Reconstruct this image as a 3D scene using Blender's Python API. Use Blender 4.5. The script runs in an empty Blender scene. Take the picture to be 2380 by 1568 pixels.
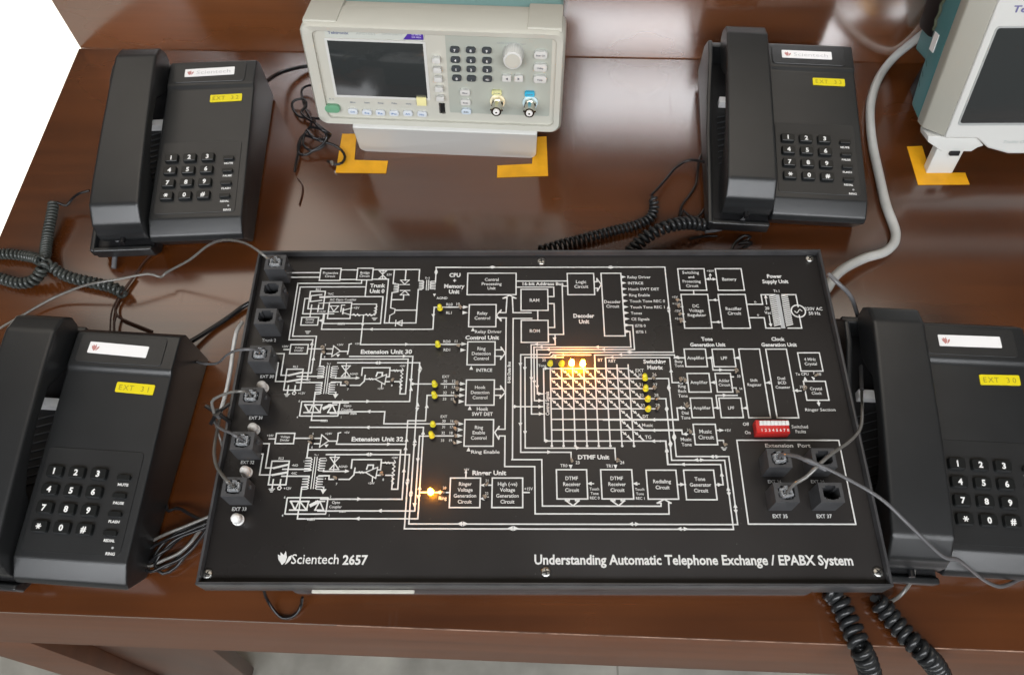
import bpy, bmesh, math, random
from mathutils import Vector, Matrix
random.seed(7)
S = bpy.context.scene
COL = S.collection

# ------------------------------------------------------------------ camera
# world: z = 0 is the table top, metres, +y away from the viewer
CAM = Vector((-.0125, -.2203, .5617))
FPX, PITCH, YAW, ROLL, PCX, PCY = 1851.3, 1.0718, -.0253, -.0232, 1190., 784.
fw = Vector((math.sin(YAW)*math.cos(PITCH), math.cos(YAW)*math.cos(PITCH), -math.sin(PITCH)))
rt0 = fw.cross(Vector((0, 0, 1))).normalized()
up0 = rt0.cross(fw)
RT = rt0*math.cos(ROLL) + up0*math.sin(ROLL)
UP = -rt0*math.sin(ROLL) + up0*math.cos(ROLL)
cd = bpy.data.cameras.new('camera')
cam = bpy.data.objects.new('camera', cd)
COL.objects.link(cam)
m = Matrix((RT, UP, -fw)).transposed().to_4x4()
m.translation = CAM
cam.matrix_world = m
cd.sensor_width = 36
cd.lens = FPX/2380*36
cd.clip_start = .01
cd.clip_end = 60
S.camera = cam

# ------------------------------------------------------------------ light
w = bpy.data.worlds.new('World')
S.world = w
w.use_nodes = True
w.node_tree.nodes['Background'].inputs[0].default_value = (1, .86, .74, 1)
w.node_tree.nodes['Background'].inputs[1].default_value = .075

def area(name, loc, target, sx, sy, power, col=(1, 1, 1)):
    l = bpy.data.lights.new(name, 'AREA')
    l.shape = 'RECTANGLE'
    l.size, l.size_y, l.energy, l.color = sx, sy, power, col
    o = bpy.data.objects.new(name, l)
    COL.objects.link(o)
    o.location = loc
    o.rotation_euler = (Vector(target)-Vector(loc)).to_track_quat('-Z', 'Y').to_euler()
    return o
LG = []
LG.append(area('window_light_behind', (-.05, -1.88, 2.06), (0, .42, .02), 3.4, .80, 128, (.95, .97, 1)))
LG.append(area('window_light_left', (-1.75, -1.9, 1.30), (-.3, -.1, .03), 1.1, .8, 22, (.93, .96, 1)))
LG.append(area('added_light_right', (1.75, -1.9, 1.30), (.3, -.1, .03), .9, .7, 14, (.95, .97, 1)))  # added mirror of the left light, brightens the near right telephone's bevel
LG.append(area('window_light_side', (-1.9, 1.9, 2.3), (-.4, .2, 0), 1.5, .9, 9, (1, .90, .78)))
LG.append(area('ceiling_light_far', (.0, 1.62, 2.62), (0, .1, 0), .30, .12, 1.2, (.9, .95, 1)))
LG.append(area('ceiling_light_near', (.0, .95, 2.3), (0, .1, 0), 2.6, .9, 19, (1, .88, .74)))
sp = bpy.data.lights.new('floor_daylight', 'SPOT')
sp.energy, sp.spot_size, sp.spot_blend, sp.shadow_soft_size = 2600, math.radians(40), .6, .15
so = bpy.data.objects.new('floor_daylight', sp)
COL.objects.link(so)
so.location = (-2.6, .9, 1.6)
so.rotation_euler = (Vector((-1.30, 1.0, -.72))-Vector(so.location)).to_track_quat('-Z', 'Y').to_euler()

S.render.engine = 'CYCLES'
S.cycles.blur_glossy = 0
S.cycles.sample_clamp_indirect = 30
S.cycles.max_bounces = 8
S.view_settings.view_transform = 'Standard'
S.view_settings.look = 'None'
S.view_settings.exposure = -.38
S.view_settings.gamma = 1

# ------------------------------------------------------------------ helpers
def ray(u, v):
    return fw + RT*((u-PCX)/FPX) - UP*((v-PCY)/FPX)
def at(u, v, z):
    """point of the horizontal plane z seen at photo position u, v (on a 2380 px wide copy)"""
    d = ray(u, v)
    return CAM + d*((z-CAM.z)/d.z)
def ati(M, u, v):
    """the same on the plane xy of frame M, answered in M's own coordinates"""
    n = M.to_3x3() @ Vector((0, 0, 1))
    d = ray(u, v)
    p = CAM + d*((M.translation-CAM).dot(n)/d.dot(n))
    return M.inverted() @ p

def mat(name, col, rough=.5, metal=0, coat=0, spec=.5, noise=0, nscale=30, bump=0, bscale=400, emit=None, es=0,
        trans=0, ior=1.45, rvar=0, stretch=(1, 1, 1), sss=0):
    M = bpy.data.materials.new(name)
    M.use_nodes = True
    nt = M.node_tree
    b = nt.nodes['Principled BSDF']
    b.inputs['Base Color'].default_value = (*col, 1)
    b.inputs['Roughness'].default_value = rough
    b.inputs['Metallic'].default_value = metal
    b.inputs['Coat Weight'].default_value = coat
    b.inputs['Coat Roughness'].default_value = .08
    b.inputs['Specular IOR Level'].default_value = spec
    b.inputs['Transmission Weight'].default_value = trans
    b.inputs['IOR'].default_value = ior
    if emit:
        b.inputs['Emission Color'].default_value = (*emit, 1)
        b.inputs['Emission Strength'].default_value = es
    tc = nt.nodes.new('ShaderNodeTexCoord')
    mp = nt.nodes.new('ShaderNodeMapping')
    mp.inputs['Scale'].default_value = stretch
    nt.links.new(tc.outputs['Object'], mp.inputs[0])
    if noise or rvar:
        n = nt.nodes.new('ShaderNodeTexNoise')
        n.inputs['Scale'].default_value = nscale
        n.inputs['Detail'].default_value = 6
        nt.links.new(mp.outputs[0], n.inputs['Vector'])
        if noise:
            r = nt.nodes.new('ShaderNodeValToRGB')
            r.color_ramp.elements[0].position = .25
            r.color_ramp.elements[1].position = .75
            r.color_ramp.elements[0].color = (*[c*(1-noise) for c in col], 1)
            r.color_ramp.elements[1].color = (*[min(1, c*(1+noise)) for c in col], 1)
            nt.links.new(n.outputs['Fac'], r.inputs[0])
            nt.links.new(r.outputs[0], b.inputs['Base Color'])
        if rvar:
            mr = nt.nodes.new('ShaderNodeMapRange')
            mr.inputs[1].default_value = .3
            mr.inputs[2].default_value = .7
            mr.inputs[3].default_value = max(0, rough-rvar)
            mr.inputs[4].default_value = rough+rvar
            nt.links.new(n.outputs['Fac'], mr.inputs[0])
            nt.links.new(mr.outputs[0], b.inputs['Roughness'])
    if bump:
        n2 = nt.nodes.new('ShaderNodeTexNoise')
        n2.inputs['Scale'].default_value = bscale
        n2.inputs['Detail'].default_value = 3
        nt.links.new(tc.outputs['Object'], n2.inputs['Vector'])
        bp = nt.nodes.new('ShaderNodeBump')
        bp.inputs['Strength'].default_value = bump
        bp.inputs['Distance'].default_value = .001
        nt.links.new(n2.outputs['Fac'], bp.inputs['Height'])
        nt.links.new(bp.outputs[0], b.inputs['Normal'])
    return M

def wood_mat():
    M = mat('varnished brown laminate', (.15, .05, .018), .2, bump=0)
    nt = M.node_tree
    b = nt.nodes['Principled BSDF']
    tc = nt.nodes['Texture Coordinate']
    def layer(sc, scale, det):
        mp = nt.nodes.new('ShaderNodeMapping')
        mp.inputs['Scale'].default_value = sc
        nt.links.new(tc.outputs['Object'], mp.inputs[0])
        n = nt.nodes.new('ShaderNodeTexNoise')
        n.inputs['Scale'].default_value = scale
        n.inputs['Detail'].default_value = det
        nt.links.new(mp.outputs[0], n.inputs['Vector'])
        return n
    grain = layer((.6, 14, 14), 4, 8)
    fine = layer((3, 160, 160), 5, 4)
    cloud = layer((1, 2.2, 2.2), 3.2, 4)
    r = nt.nodes.new('ShaderNodeValToRGB')
    r.color_ramp.elements[0].position = .3
    r.color_ramp.elements[1].position = .72
    r.color_ramp.elements[0].color = (.036, .0082, .0013, 1)
    r.color_ramp.elements[1].color = (.134, .0375, .0062, 1)
    ad = nt.nodes.new('ShaderNodeMath'); ad.operation = 'ADD'
    m1 = nt.nodes.new('ShaderNodeMath'); m1.operation = 'MULTIPLY'; m1.inputs[1].default_value = .22
    m2 = nt.nodes.new('ShaderNodeMath'); m2.operation = 'MULTIPLY'; m2.inputs[1].default_value = .78
    nt.links.new(grain.outputs['Fac'], m1.inputs[0])
    nt.links.new(cloud.outputs['Fac'], m2.inputs[0])
    nt.links.new(m1.outputs[0], ad.inputs[0])
    nt.links.new(m2.outputs[0], ad.inputs[1])
    nt.links.new(ad.outputs[0], r.inputs[0])
    nt.links.new(r.outputs[0], b.inputs['Base Color'])
    mr = nt.nodes.new('ShaderNodeMapRange')
    mr.inputs[1].default_value = .3; mr.inputs[2].default_value = .7
    mr.inputs[3].default_value = .20; mr.inputs[4].default_value = .30
    nt.links.new(cloud.outputs['Fac'], mr.inputs[0])
    nt.links.new(mr.outputs[0], b.inputs['Roughness'])
    scr = layer((26, 1.2, 1.2), 9, 2)
    sm = nt.nodes.new('ShaderNodeMapRange')
    sm.inputs[1].default_value = .66; sm.inputs[2].default_value = .72
    sm.inputs[3].default_value = .17; sm.inputs[4].default_value = .24
    nt.links.new(scr.outputs['Fac'], sm.inputs[0])
    nt.links.new(sm.outputs[0], b.inputs['Coat Roughness'])
    gm = nt.nodes.new('ShaderNodeMixRGB'); gm.blend_type = 'MULTIPLY'; gm.inputs[0].default_value = .35
    gr = nt.nodes.new('ShaderNodeMapRange')
    gr.inputs[1].default_value = .3; gr.inputs[2].default_value = .7; gr.inputs[3].default_value = .55; gr.inputs[4].default_value = 1.25
    streak = layer((1.2, 60, 60), 3, 6)
    nt.links.new(streak.outputs['Fac'], gr.inputs[0])
    nt.links.new(r.outputs[0], gm.inputs[1]); nt.links.new(gr.outputs[0], gm.inputs[2])
    nt.links.new(gm.outputs[0], b.inputs['Base Color'])
    bp = nt.nodes.new('ShaderNodeBump')
    bp.inputs['Strength'].default_value = .05
    bp.inputs['Distance'].default_value = .0004
    nt.links.new(fine.outputs['Fac'], bp.inputs['Height'])
    nt.links.new(bp.outputs[0], b.inputs['Normal'])
    b.inputs['IOR'].default_value = 1.5
    b.inputs['Coat Weight'].default_value = 1
    b.inputs['Coat IOR'].default_value = 1.8
    b.inputs['Coat Roughness'].default_value = .20
    return M

WOOD = wood_mat()
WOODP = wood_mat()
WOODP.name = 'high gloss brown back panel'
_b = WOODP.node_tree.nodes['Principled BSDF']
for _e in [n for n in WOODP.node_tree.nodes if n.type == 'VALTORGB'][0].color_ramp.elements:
    _e.color = (_e.color[0]*2.3, _e.color[1]*2.7, _e.color[2]*4.5, 1)  # paler than the desk top: reflected haze is put into the panel colour
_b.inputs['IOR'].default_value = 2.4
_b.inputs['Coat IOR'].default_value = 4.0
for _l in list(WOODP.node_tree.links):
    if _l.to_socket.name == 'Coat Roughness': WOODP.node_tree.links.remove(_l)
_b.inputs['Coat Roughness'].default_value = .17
WOOD2 = mat('duller brown laminate edge', (.12, .038, .012), .42, spec=.3, noise=.25, nscale=6, stretch=(.5, 6, 6))
PHONE = mat('charcoal phone plastic', (.015, .016, .0168), .34, spec=.75, bump=.15, bscale=2500, noise=.12, nscale=40)
PHONE_D = mat('black recess plastic', (.008, .008, .009), .5)
KEY = mat('black key plastic', (.008, .009, .009), .35)
PRINT = mat('white print', (.74, .74, .72), .5)
PRINT_G = mat('grey print', (.42, .43, .43), .5)
PRINT_D = mat('dark print', (.10, .10, .12), .5)
BLACK = mat('powder coated black steel', (.012, .012, .013), .38, bump=.3, bscale=1800, rvar=.06, nscale=12)
FACE = mat('matt black front plate', (.018, .0162, .0155), .34, bump=.12, bscale=2600, rvar=.12, nscale=6, noise=.25)
SILK = mat('white silk screen ink', (.66, .66, .64), .45)
JACK = mat('black socket plastic', (.050, .051, .054), .40, noise=.2, nscale=120)
HOLE = mat('socket inside', (.003, .003, .003), .7)
CLEAR = mat('clear plug plastic', (.80, .82, .84), .12, trans=.75, ior=1.49)
WHITEC = mat('milky white lamp plastic', (.82, .82, .80), .3, bump=.1, bscale=300)
YLED = mat('yellow lamp lens', (.66, .58, .03), .22)
LIT = mat('lit amber lamp', (1, .7, .1), .3, emit=(1, .30, .008), es=360)
LIT2 = mat('lit amber lamp small', (1, .7, .1), .3, emit=(1, .33, .012), es=170)
RED = mat('red switch body', (.50, .018, .015), .3)
TAN = mat('tinned test pin', (.42, .35, .27), .4, metal=.6)
STEEL = mat('screw steel', (.42, .42, .40), .32, metal=1, bump=.4, bscale=500)
CREAM = mat('cream instrument plastic', (.52, .51, .445), .38, bump=.12, bscale=1500, noise=.04, nscale=20)
WHITEP = mat('white instrument plastic', (.60, .60, .57), .35, bump=.08, bscale=1500)
BEIGE = mat('beige side plastic', (.36, .35, .30), .42, bump=.12, bscale=1500)
GREYP = mat('grey green keypad panel', (.38, .40, .35), .42)
TEAL = mat('teal enamelled case', (.075, .205, .215), .36, bump=.15, bscale=1200, noise=.08, nscale=12)
TEAL2 = mat('pale teal case', (.19, .33, .32), .4, bump=.15, bscale=1200)
SCREEN = mat('dark glass screen', (.034, .038, .038), .07, spec=1, coat=1)
GREENB = mat('green power button', (.14, .34, .20), .4)
BLUEB = mat('pale blue buttons', (.55, .62, .68), .4)
PURPLE = mat('purple badge', (.075, .03, .30), .35)
YSOFT = mat('pale yellow ring', (.78, .70, .48), .4)
BSOFT = mat('light blue ring', (.52, .66, .70), .4)
CYAN = mat('blue button', (.03, .38, .58), .35)
LIME = mat('yellow green button', (.62, .62, .30), .4)
DBTN = mat('dark grey rubber button', (.045, .052, .058), .5)
BRASS = mat('nickel connector', (.62, .59, .52), .22, metal=1)
TAPE = mat('orange tape', (.70, .33, .008), .48, noise=.14, nscale=60, bump=.5, bscale=120)
YLAB = mat('yellow embossed tape', (.72, .60, .01), .38)
YLAB_T = mat('pressed letters in yellow tape', (.34, .27, .02), .5)
LABEL = mat('white paper label', (.84, .83, .82), .45)
LOGO = mat('dusty red mark', (.50, .22, .20), .5)
WIREB = mat('glossy black cord', (.010, .010, .011), .22)
WIREG = mat('grey flat line cord', (.12, .12, .125), .22, noise=.15, nscale=60)
WIREC = mat('silver grey line cord', (.14, .135, .125), .14, coat=.8)
COILM = mat('black coiled cord', (.020, .021, .022), .25)
COILG = mat('grey green coiled cord', (.045, .050, .046), .25)
CABLEW = mat('pale grey cable sheath', (.44, .44, .42), .42, noise=.18, nscale=28, bump=.3, bscale=200)
BROWNW = mat('thin brown wire', (.05, .022, .015), .4)
STRIPM = mat('pale plastic strip', (.60, .58, .50), .4)

class MB:
    def __init__(s, M=None):
        s.v, s.f, s.M = [], [], M or Matrix.Identity(4)
    def add(s, vs, fs, M=None):
        k = len(s.v)
        T = s.M @ M if M is not None else s.M
        s.v += [T @ Vector(p) for p in vs]
        s.f += [tuple(i+k for i in f) for f in fs]
        return s
    def box(s, x0, x1, y0, y1, z0, z1, M=None):
        vs = [(x, y, z) for z in (z0, z1) for y in (y0, y1) for x in (x0, x1)]
        return s.add(vs, [(0, 2, 3, 1), (4, 5, 7, 6), (0, 1, 5, 4), (1, 3, 7, 5), (3, 2, 6, 7), (2, 0, 4, 6)], M)
    def prism(s, poly, z0, z1, M=None, top=None):
        n = len(poly)
        a = sum(poly[i][0]*poly[(i+1) % n][1]-poly[(i+1) % n][0]*poly[i][1] for i in range(n))
        if a < 0:
            poly = poly[::-1]
            if top: top = top[::-1]
        tp = top or poly
        vs = [(x, y, z0) for x, y in poly]+[(x, y, z1) for x, y in tp]
        fs = [tuple(range(n))[::-1], tuple(range(n, 2*n))]+[(i, (i+1) % n, n+(i+1) % n, n+i) for i in range(n)]
        return s.add(vs, fs, M)
    def sidex(s, prof, x0, x1, M=None, inset=0):
        """profile in (y, z) pushed along x"""
        R = Matrix(((0, 0, 1, 0), (1, 0, 0, 0), (0, 1, 0, 0), (0, 0, 0, 1)))
        return s.prism(prof, x0, x1, (M @ R) if M is not None else R)
    def cyl(s, c, r, h, n=20, r2=None, M=None, dome=0, a0=0):
        r2 = r if r2 is None else r2
        rings = [(r, 0), (r2, h)]
        if dome:
            for k in range(1, 5):
                t = k/5*math.pi/2
                rings.append((r2*math.cos(t), h+dome*math.sin(t)))
        vs = []
        for rr, z in rings:
            vs += [(c[0]+rr*math.cos(a0+6.28319*i/n), c[1]+rr*math.sin(a0+6.28319*i/n), c[2]+z) for i in range(n)]
        fs = [tuple(range(n))[::-1]]
        for k in range(len(rings)-1):
            fs += [(k*n+i, k*n+(i+1) % n, (k+1)*n+(i+1) % n, (k+1)*n+i) for i in range(n)]
        if dome:
            vs.append((c[0], c[1], c[2]+h+dome))
            k = (len(rings)-1)*n
            fs += [(k+i, k+(i+1) % n, len(vs)-1) for i in range(n)]
        else:
            k = (len(rings)-1)*n
            fs.append(tuple(range(k, k+n)))
        return s.add(vs, fs, M)
    def tube(s, P, r, n=8, flat=1, caps=True):
        P = [Vector(p) for p in P]
        k0 = len(s.v)
        N = None
        for i, p in enumerate(P):
            t = (P[min(i+1, len(P)-1)]-P[max(i-1, 0)]).normalized()
            if N is None:
                N = t.cross(Vector((0, 0, 1)))
                if N.length < .1: N = t.cross(Vector((0, 1, 0)))
                N.normalize()
            N = (N-t*N.dot(t)).normalized()
            B = t.cross(N)
            rr = r[i] if isinstance(r, (list, tuple)) else r
            for j in range(n):
                a = 6.28319*j/n
                s.v.append(s.M @ (p+N*math.cos(a)*rr+B*math.sin(a)*rr*flat))
        m_ = len(P)
        for i in range(m_-1):
            for j in range(n):
                a, b = k0+i*n+j, k0+i*n+(j+1) % n
                s.f.append((a, b, b+n, a+n))
        if caps:
            s.f.append(tuple(k0+j for j in range(n))[::-1])
            s.f.append(tuple(k0+(m_-1)*n+j for j in range(n)))
        return s
    def build(s, name, m_, parent=None, bevel=0, seg=2, smooth=38, loc=None):
        me = bpy.data.meshes.new(name)
        me.from_pydata([tuple(p) for p in s.v], [], s.f)
        me.validate()
        bm = bmesh.new()
        bm.from_mesh(me)
        bmesh.ops.recalc_face_normals(bm, faces=bm.faces)
        if bevel:
            ed = [e for e in bm.edges if len(e.link_faces) == 2 and e.calc_face_angle(0) > .35]
            bmesh.ops.bevel(bm, geom=ed, offset=bevel, segments=seg, affect='EDGES', profile=.6, clamp_overlap=True)
        bm.to_mesh(me)
        bm.free()
        if smooth:
            me.polygons.foreach_set('use_smooth', [True]*len(me.polygons))
            me.set_sharp_from_angle(angle=math.radians(smooth))
        me.materials.append(m_)
        o = bpy.data.objects.new(name, me)
        COL.objects.link(o)
        if parent: o.parent = parent
        if loc: o.location = loc
        return o

def thing(name, label, cat, loc=(0, 0, 0), rz=0, group=None):
    o = bpy.data.objects.new(name, None)
    COL.objects.link(o)
    o.empty_display_size = .02
    o.location = loc
    o.rotation_euler = (0, 0, rz)
    return tag(o, label, cat, group)
def tag(o, label, cat, group=None):
    o['label'] = label
    o['category'] = cat
    if group: o['group'] = group
    return o
def struct(o):
    o['kind'] = 'structure'
    return o
def rrect(x0, x1, y0, y1, r, n=5):
    r = min(r, (x1-x0)/2, (y1-y0)/2)
    out = []
    for cx, cy, a in ((x1-r, y1-r, 0), (x0+r, y1-r, 90), (x0+r, y0+r, 180), (x1-r, y0+r, 270)):
        for k in range(n+1):
            t = math.radians(a+90*k/n)
            out.append((cx+r*math.cos(t), cy+r*math.sin(t)))
    return out
def spline(P, step=.004):
    P = [Vector(p) for p in P]
    Q = [P[0]*2-P[1]]+P+[P[-1]*2-P[-2]]
    out = []
    for i in range(1, len(Q)-2):
        a, b, c, d = Q[i-1:i+3]
        n = max(2, int((c-b).length/step))
        for k in range(n):
            t = k/n
            out.append(.5*((2*b)+(c-a)*t+(2*a-5*b+4*c-d)*t*t+(3*b-a-3*c+d)*t**3))
    out.append(P[-1])
    return out
def resample(P, step):
    out, acc = [P[0]], 0
    for a, b in zip(P, P[1:]):
        L = (b-a).length
        if L == 0: continue
        pos = step-acc
        while pos <= L:
            out.append(a.lerp(b, pos/L))
            pos += step
        acc = L-(pos-step)
    return out
def helix(P, R, pitch, seg=12, floor=None, wob=.12):
    P = resample(spline(P, .003), pitch/seg)
    out, N = [], None
    ph = 0
    for i, p in enumerate(P):
        t = (P[min(i+1, len(P)-1)]-P[max(i-1, 0)]).normalized()
        if N is None: N = t.cross(Vector((0, 0, 1))).normalized()
        N = (N-t*N.dot(t)).normalized()
        B = t.cross(N)
        ph += 2*math.pi/seg*(1+wob*math.sin(i*.013)+.05*math.sin(i*.05))
        end = min(1, i/8, (len(P)-1-i)/8)*.7+.3
        out.append(p+(N*math.cos(ph)+B*math.sin(ph))*R*end)
    return out

_tc = {}
def text_geo(s, bold=0, shear=0, narrow=1):
    """outline of a line of text with cap height 1, centred; returns verts, faces, width"""
    k = (s, bold, shear, narrow)
    if k not in _tc:
        c = bpy.data.curves.new('t', 'FONT')
        c.body = s
        c.size = 1
        c.offset = bold
        c.shear = shear
        c.resolution_u = 2
        c.fill_mode = 'FRONT'
        o = bpy.data.objects.new('t', c)
        me = bpy.data.meshes.new_from_object(o)
        vs = [(v.co.x/.72*narrow, v.co.y/.72) for v in me.vertices]
        fs = [tuple(p.vertices) for p in me.polygons]
        bpy.data.objects.remove(o)
        bpy.data.meshes.remove(me)
        bpy.data.curves.remove(c)
        x0 = min(v[0] for v in vs); x1 = max(v[0] for v in vs)
        _tc[k] = ([(x-(x0+x1)/2, y-.5) for x, y in vs], fs, x1-x0)
    return _tc[k]
def put_text(mb, s, x, y, z, h, bold=0, rot=0, narrow=1, width=None, M=None, align='c', shear=0):
    vs, fs, w_ = text_geo(s, bold, shear, 1)
    kx = h*narrow if width is None else width/w_
    dx = {'c': 0, 'l': w_*kx/2, 'r': -w_*kx/2}[align]
    c, sn = math.cos(rot), math.sin(rot)
    P = []
    for a, b in vs:
        a, b = a*kx+dx, b*h
        P.append((x+a*c-b*sn, y+a*sn+b*c, z))
    mb.add(P, fs, M)

# ------------------------------------------------------------------ room and desk
TY = -.033                                  # the desk stands slightly askew
def desk():
    L = mat('speckled grey stone floor', (.30, .29, .255), .35, noise=.34, nscale=13, bump=.1, bscale=60)
    f = MB().box(-6, 6, -4, 7, -.80, -.72).build('floor', L)
    struct(f)
    g = MB()
    for k in range(-9, 10):
        g.box(k*.6-.0015+.13, k*.6+.0015+.13, -4, 7, -.7205, -.7198)
        g.box(-6, 6, k*.6-.0015+.2, k*.6+.0015+.2, -.7203, -.7196)
    struct(g.build('floor_joints', mat('grout', (.22, .21, .18), .7), smooth=0))
    wl = MB().box(-6, 6, 2.2, 2.3, -.72, .35).build('wall', mat('dull painted wall', (.30, .22, .17), .6, noise=.15, nscale=3))
    struct(wl)
    d = thing('desk', 'dark brown varnished desk with a low back panel that carries all the equipment', 'desk', (0, 0, 0))
    R = Matrix.Rotation(TY, 4, 'Z')
    o = R.inverted() @ Vector((-.459, .419, 0))
    x0, y1 = o.x, o.y
    y0 = (R.inverted() @ Vector((-.02, -.138, 0))).y
    MB(R).box(x0, 1.35, y0, y1-.001, -.004, 0).build('tabletop', WOOD, d, .0006)
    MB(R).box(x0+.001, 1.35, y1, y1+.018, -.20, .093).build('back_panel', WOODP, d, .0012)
    MB(R).box(x0+.001, 1.34, y0+.0004, y0+.020, -.172, -.0045).build('front_fascia', WOOD2, d, .0015)
    SH = Matrix.Identity(4)
    SH[0][2] = .18                             # the end frame splays outwards towards the floor
    fx = (R.inverted() @ Vector((-.421, -.128, 0))).x
    MB(R @ SH).box(fx-.078, fx, y0+.003, y0+.035, -.719, -.0225).build('leg', WOOD2, d, .001)
    bx_ = (R.inverted() @ Vector((-.2855, -.105, 0))).x
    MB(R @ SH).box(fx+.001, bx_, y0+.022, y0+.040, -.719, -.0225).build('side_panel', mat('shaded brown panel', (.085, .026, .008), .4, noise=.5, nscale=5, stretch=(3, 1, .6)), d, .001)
    MB(R @ SH).box(fx-.078, fx, y1-.08, y1-.002, -.719, -.21).build('leg', WOOD2, d, .002)
    # pale worn edge where the top meets the fascia
    MB(R).tube([(x0+.34, y0-.0001, -.0004), (1.3, y0-.0001, -.0004)], .0004, 5).build('edge_wear', mat('worn edge', (.30, .20, .15), .4, noise=.8, nscale=90), d)
desk()

# ------------------------------------------------------------------ telephone trainer board
HB = .070                                   # rim height
ZF = .065                                   # printed face
ZP = ZF+.0002
REG = {'A': (950, 960, 2.8), 'B': (1700, 980, 2.5053), 'C': (2550, 980, 2.45), 'D': (850, 1480, 2.7034),
       'E': (1550, 1500, 2.6133), 'F': (2000, 1340, 2.8), 'G': (2400, 1580, 2.0627), 'H': (700, 2000, 2.38)}
def px(reg, a, b):
    o = REG[reg]
    return (o[0]+a/o[2])/1.6807, (o[1]+b/o[2])/1.6807
def bp(reg, a, b, z=ZF):
    u, v = px(reg, a, b)
    p = at(u, v, z)
    return Vector((p.x, p.y))
LINES, INK, LET = [], MB(), MB()
LW = .00090
def snap(P):
    """print runs square to the plate: level nearly level runs, plumb nearly upright ones"""
    P = [Vector(p) for p in P]
    n = len(P)
    X = [[i] for i in range(n)]; Y = [[i] for i in range(n)]
    gx, gy = list(range(n)), list(range(n))
    for i in range(n-1):
        d = P[i+1]-P[i]
        if abs(d.y) < .13*abs(d.x):
            a, b = gy[i], gy[i+1]
            gy = [a if k == b else k for k in gy]
        elif abs(d.x) < .13*abs(d.y):
            a, b = gx[i], gx[i+1]
            gx = [a if k == b else k for k in gx]
    Q = []
    for i in range(n):
        xs = [P[k].x for k in range(n) if gx[k] == gx[i]]
        ys = [P[k].y for k in range(n) if gy[k] == gy[i]]
        Q.append(Vector((sum(xs)/len(xs), sum(ys)/len(ys))))
    return Q
NL = [0]
def stroke(P, w_=LW, closed=False, z=None):
    if z is None:
        NL[0] += 1
        z = ZP+(NL[0] % 40)*.000004
    if closed: P = list(P)+[P[0]]
    for a, b in zip(P, P[1:]):
        d = (b-a)
        if d.length < 1e-6: continue
        d = d.normalized()*(w_/2)
        n = Vector((-d.y, d.x))
        a2, b2 = a-d, b+d
        NL[0] += 1
        z += .0000007
        INK.add([(*(a2-n), z), (*(b2-n), z), (*(b2+n), z), (*(a2+n), z)], [(0, 1, 2, 3)])
def ln(reg, pts, w_=LW, sn=True, off=None, closed=False):
    P = [bp(reg, *p) for p in pts]
    if sn:
        P = snap(P+[P[0]])[:-1] if closed else snap(P)
    if off: P = [p+off for p in P]
    stroke(P, w_, closed)
def rc(reg, x0, y0, x1, y1, x2=None, x3=None, off=None, w_=LW):
    """box given by top-left, bottom-right and (bottom-left x, top-right x)"""
    x2 = x0 if x2 is None else x2
    x3 = x1 if x3 is None else x3
    P = [bp(reg, x0, y0), bp(reg, x3, y0), bp(reg, x1, y1), bp(reg, x2, y1)]
    xl = (P[0].x+P[3].x)/2; xr = (P[1].x+P[2].x)/2
    yt = (P[0].y+P[1].y)/2; yb = (P[2].y+P[3].y)/2
    o = off or Vector((0, 0))
    stroke([Vector(p)+o for p in ((xl, yt), (xr, yt), (xr, yb), (xl, yb))], w_, True)
DIR = {'r': (1, 0), 'l': (-1, 0), 'u': (0, 1), 'd': (0, -1)}
def ar(reg, a, b, dr, L=.0030, W=.0027, off=None):
    p = bp(reg, a, b)
    if off: p = p+off
    d = Vector(DIR[dr]); n = Vector((-d.y, d.x))
    NL[0] += 1
    z = ZP+.0003+(NL[0] % 30)*.000003
    q = [p-d*L/2+n*W/2, p-d*L/2-n*W/2, p+d*L/2]
    INK.add([(*k, z) for k in q], [(0, 1, 2)])
def tri(P, w_=.0007, off=None):
    stroke([p+(off or Vector((0, 0))) for p in P], w_, True)
def tx(reg, a, b, s, h, bold=0, rot=0, width=None, pitch=None, align='c', off=None, narrow=.93):
    """lines split by |, h = cap height in crop pixels, centred at a, b"""
    L = s.split('|')
    p0 = bp(reg, a, b)
    k = (bp(reg, a, b-50)-bp(reg, a, b+50)).length/100
    kx = (bp(reg, a+50, b)-bp(reg, a-50, b)).length/100
    pt = (pitch or h*1.45)*k
    for i, t in enumerate(L):
        y = p0.y+((len(L)-1)/2-i)*pt
        x = p0.x
        if rot: y = p0.y
        q = Vector((x, y))+(off or Vector((0, 0)))
        NL[0] += 1
        wd = width*kx if width and len(L) == 1 and not rot else None
        put_text(LET, t, q.x, q.y, ZP+.0004, h*k, bold or .012, rot, narrow, wd, align=align)
def coilink(p, w_, h, n, right=True):
    """printed winding: a row of small loops down the page"""
    for i in range(n):
        y0 = p.y-h*i/n; y1 = p.y-h*(i+1)/n
        s = 1 if right else -1
        pts = [Vector((p.x, y0)), Vector((p.x+s*w_*.8, y0-.0001)), Vector((p.x+s*w_, (y0+y1)/2)), Vector((p.x+s*w_*.8, y1+.0002)), Vector((p.x, y1))]
        stroke(pts, .0006)
def zigzag(a, b, n=5, amp=.0009):
    d = b-a; m_ = Vector((-d.y, d.x)).normalized()*amp
    stroke([a+d*(i/n)+m_*(0 if i in (0, n) else (1 if i % 2 else -1)) for i in range(n+1)], .0006)
def ground(p):
    for k, w_ in enumerate((.0036, .0024, .0012)):
        y = p.y-k*.0009
        stroke([Vector((p.x-w_/2, y)), Vector((p.x+w_/2, y))], .0005)
PINS = []
def pin(reg, a, b): PINS.append(bp(reg, a, b))

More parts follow.
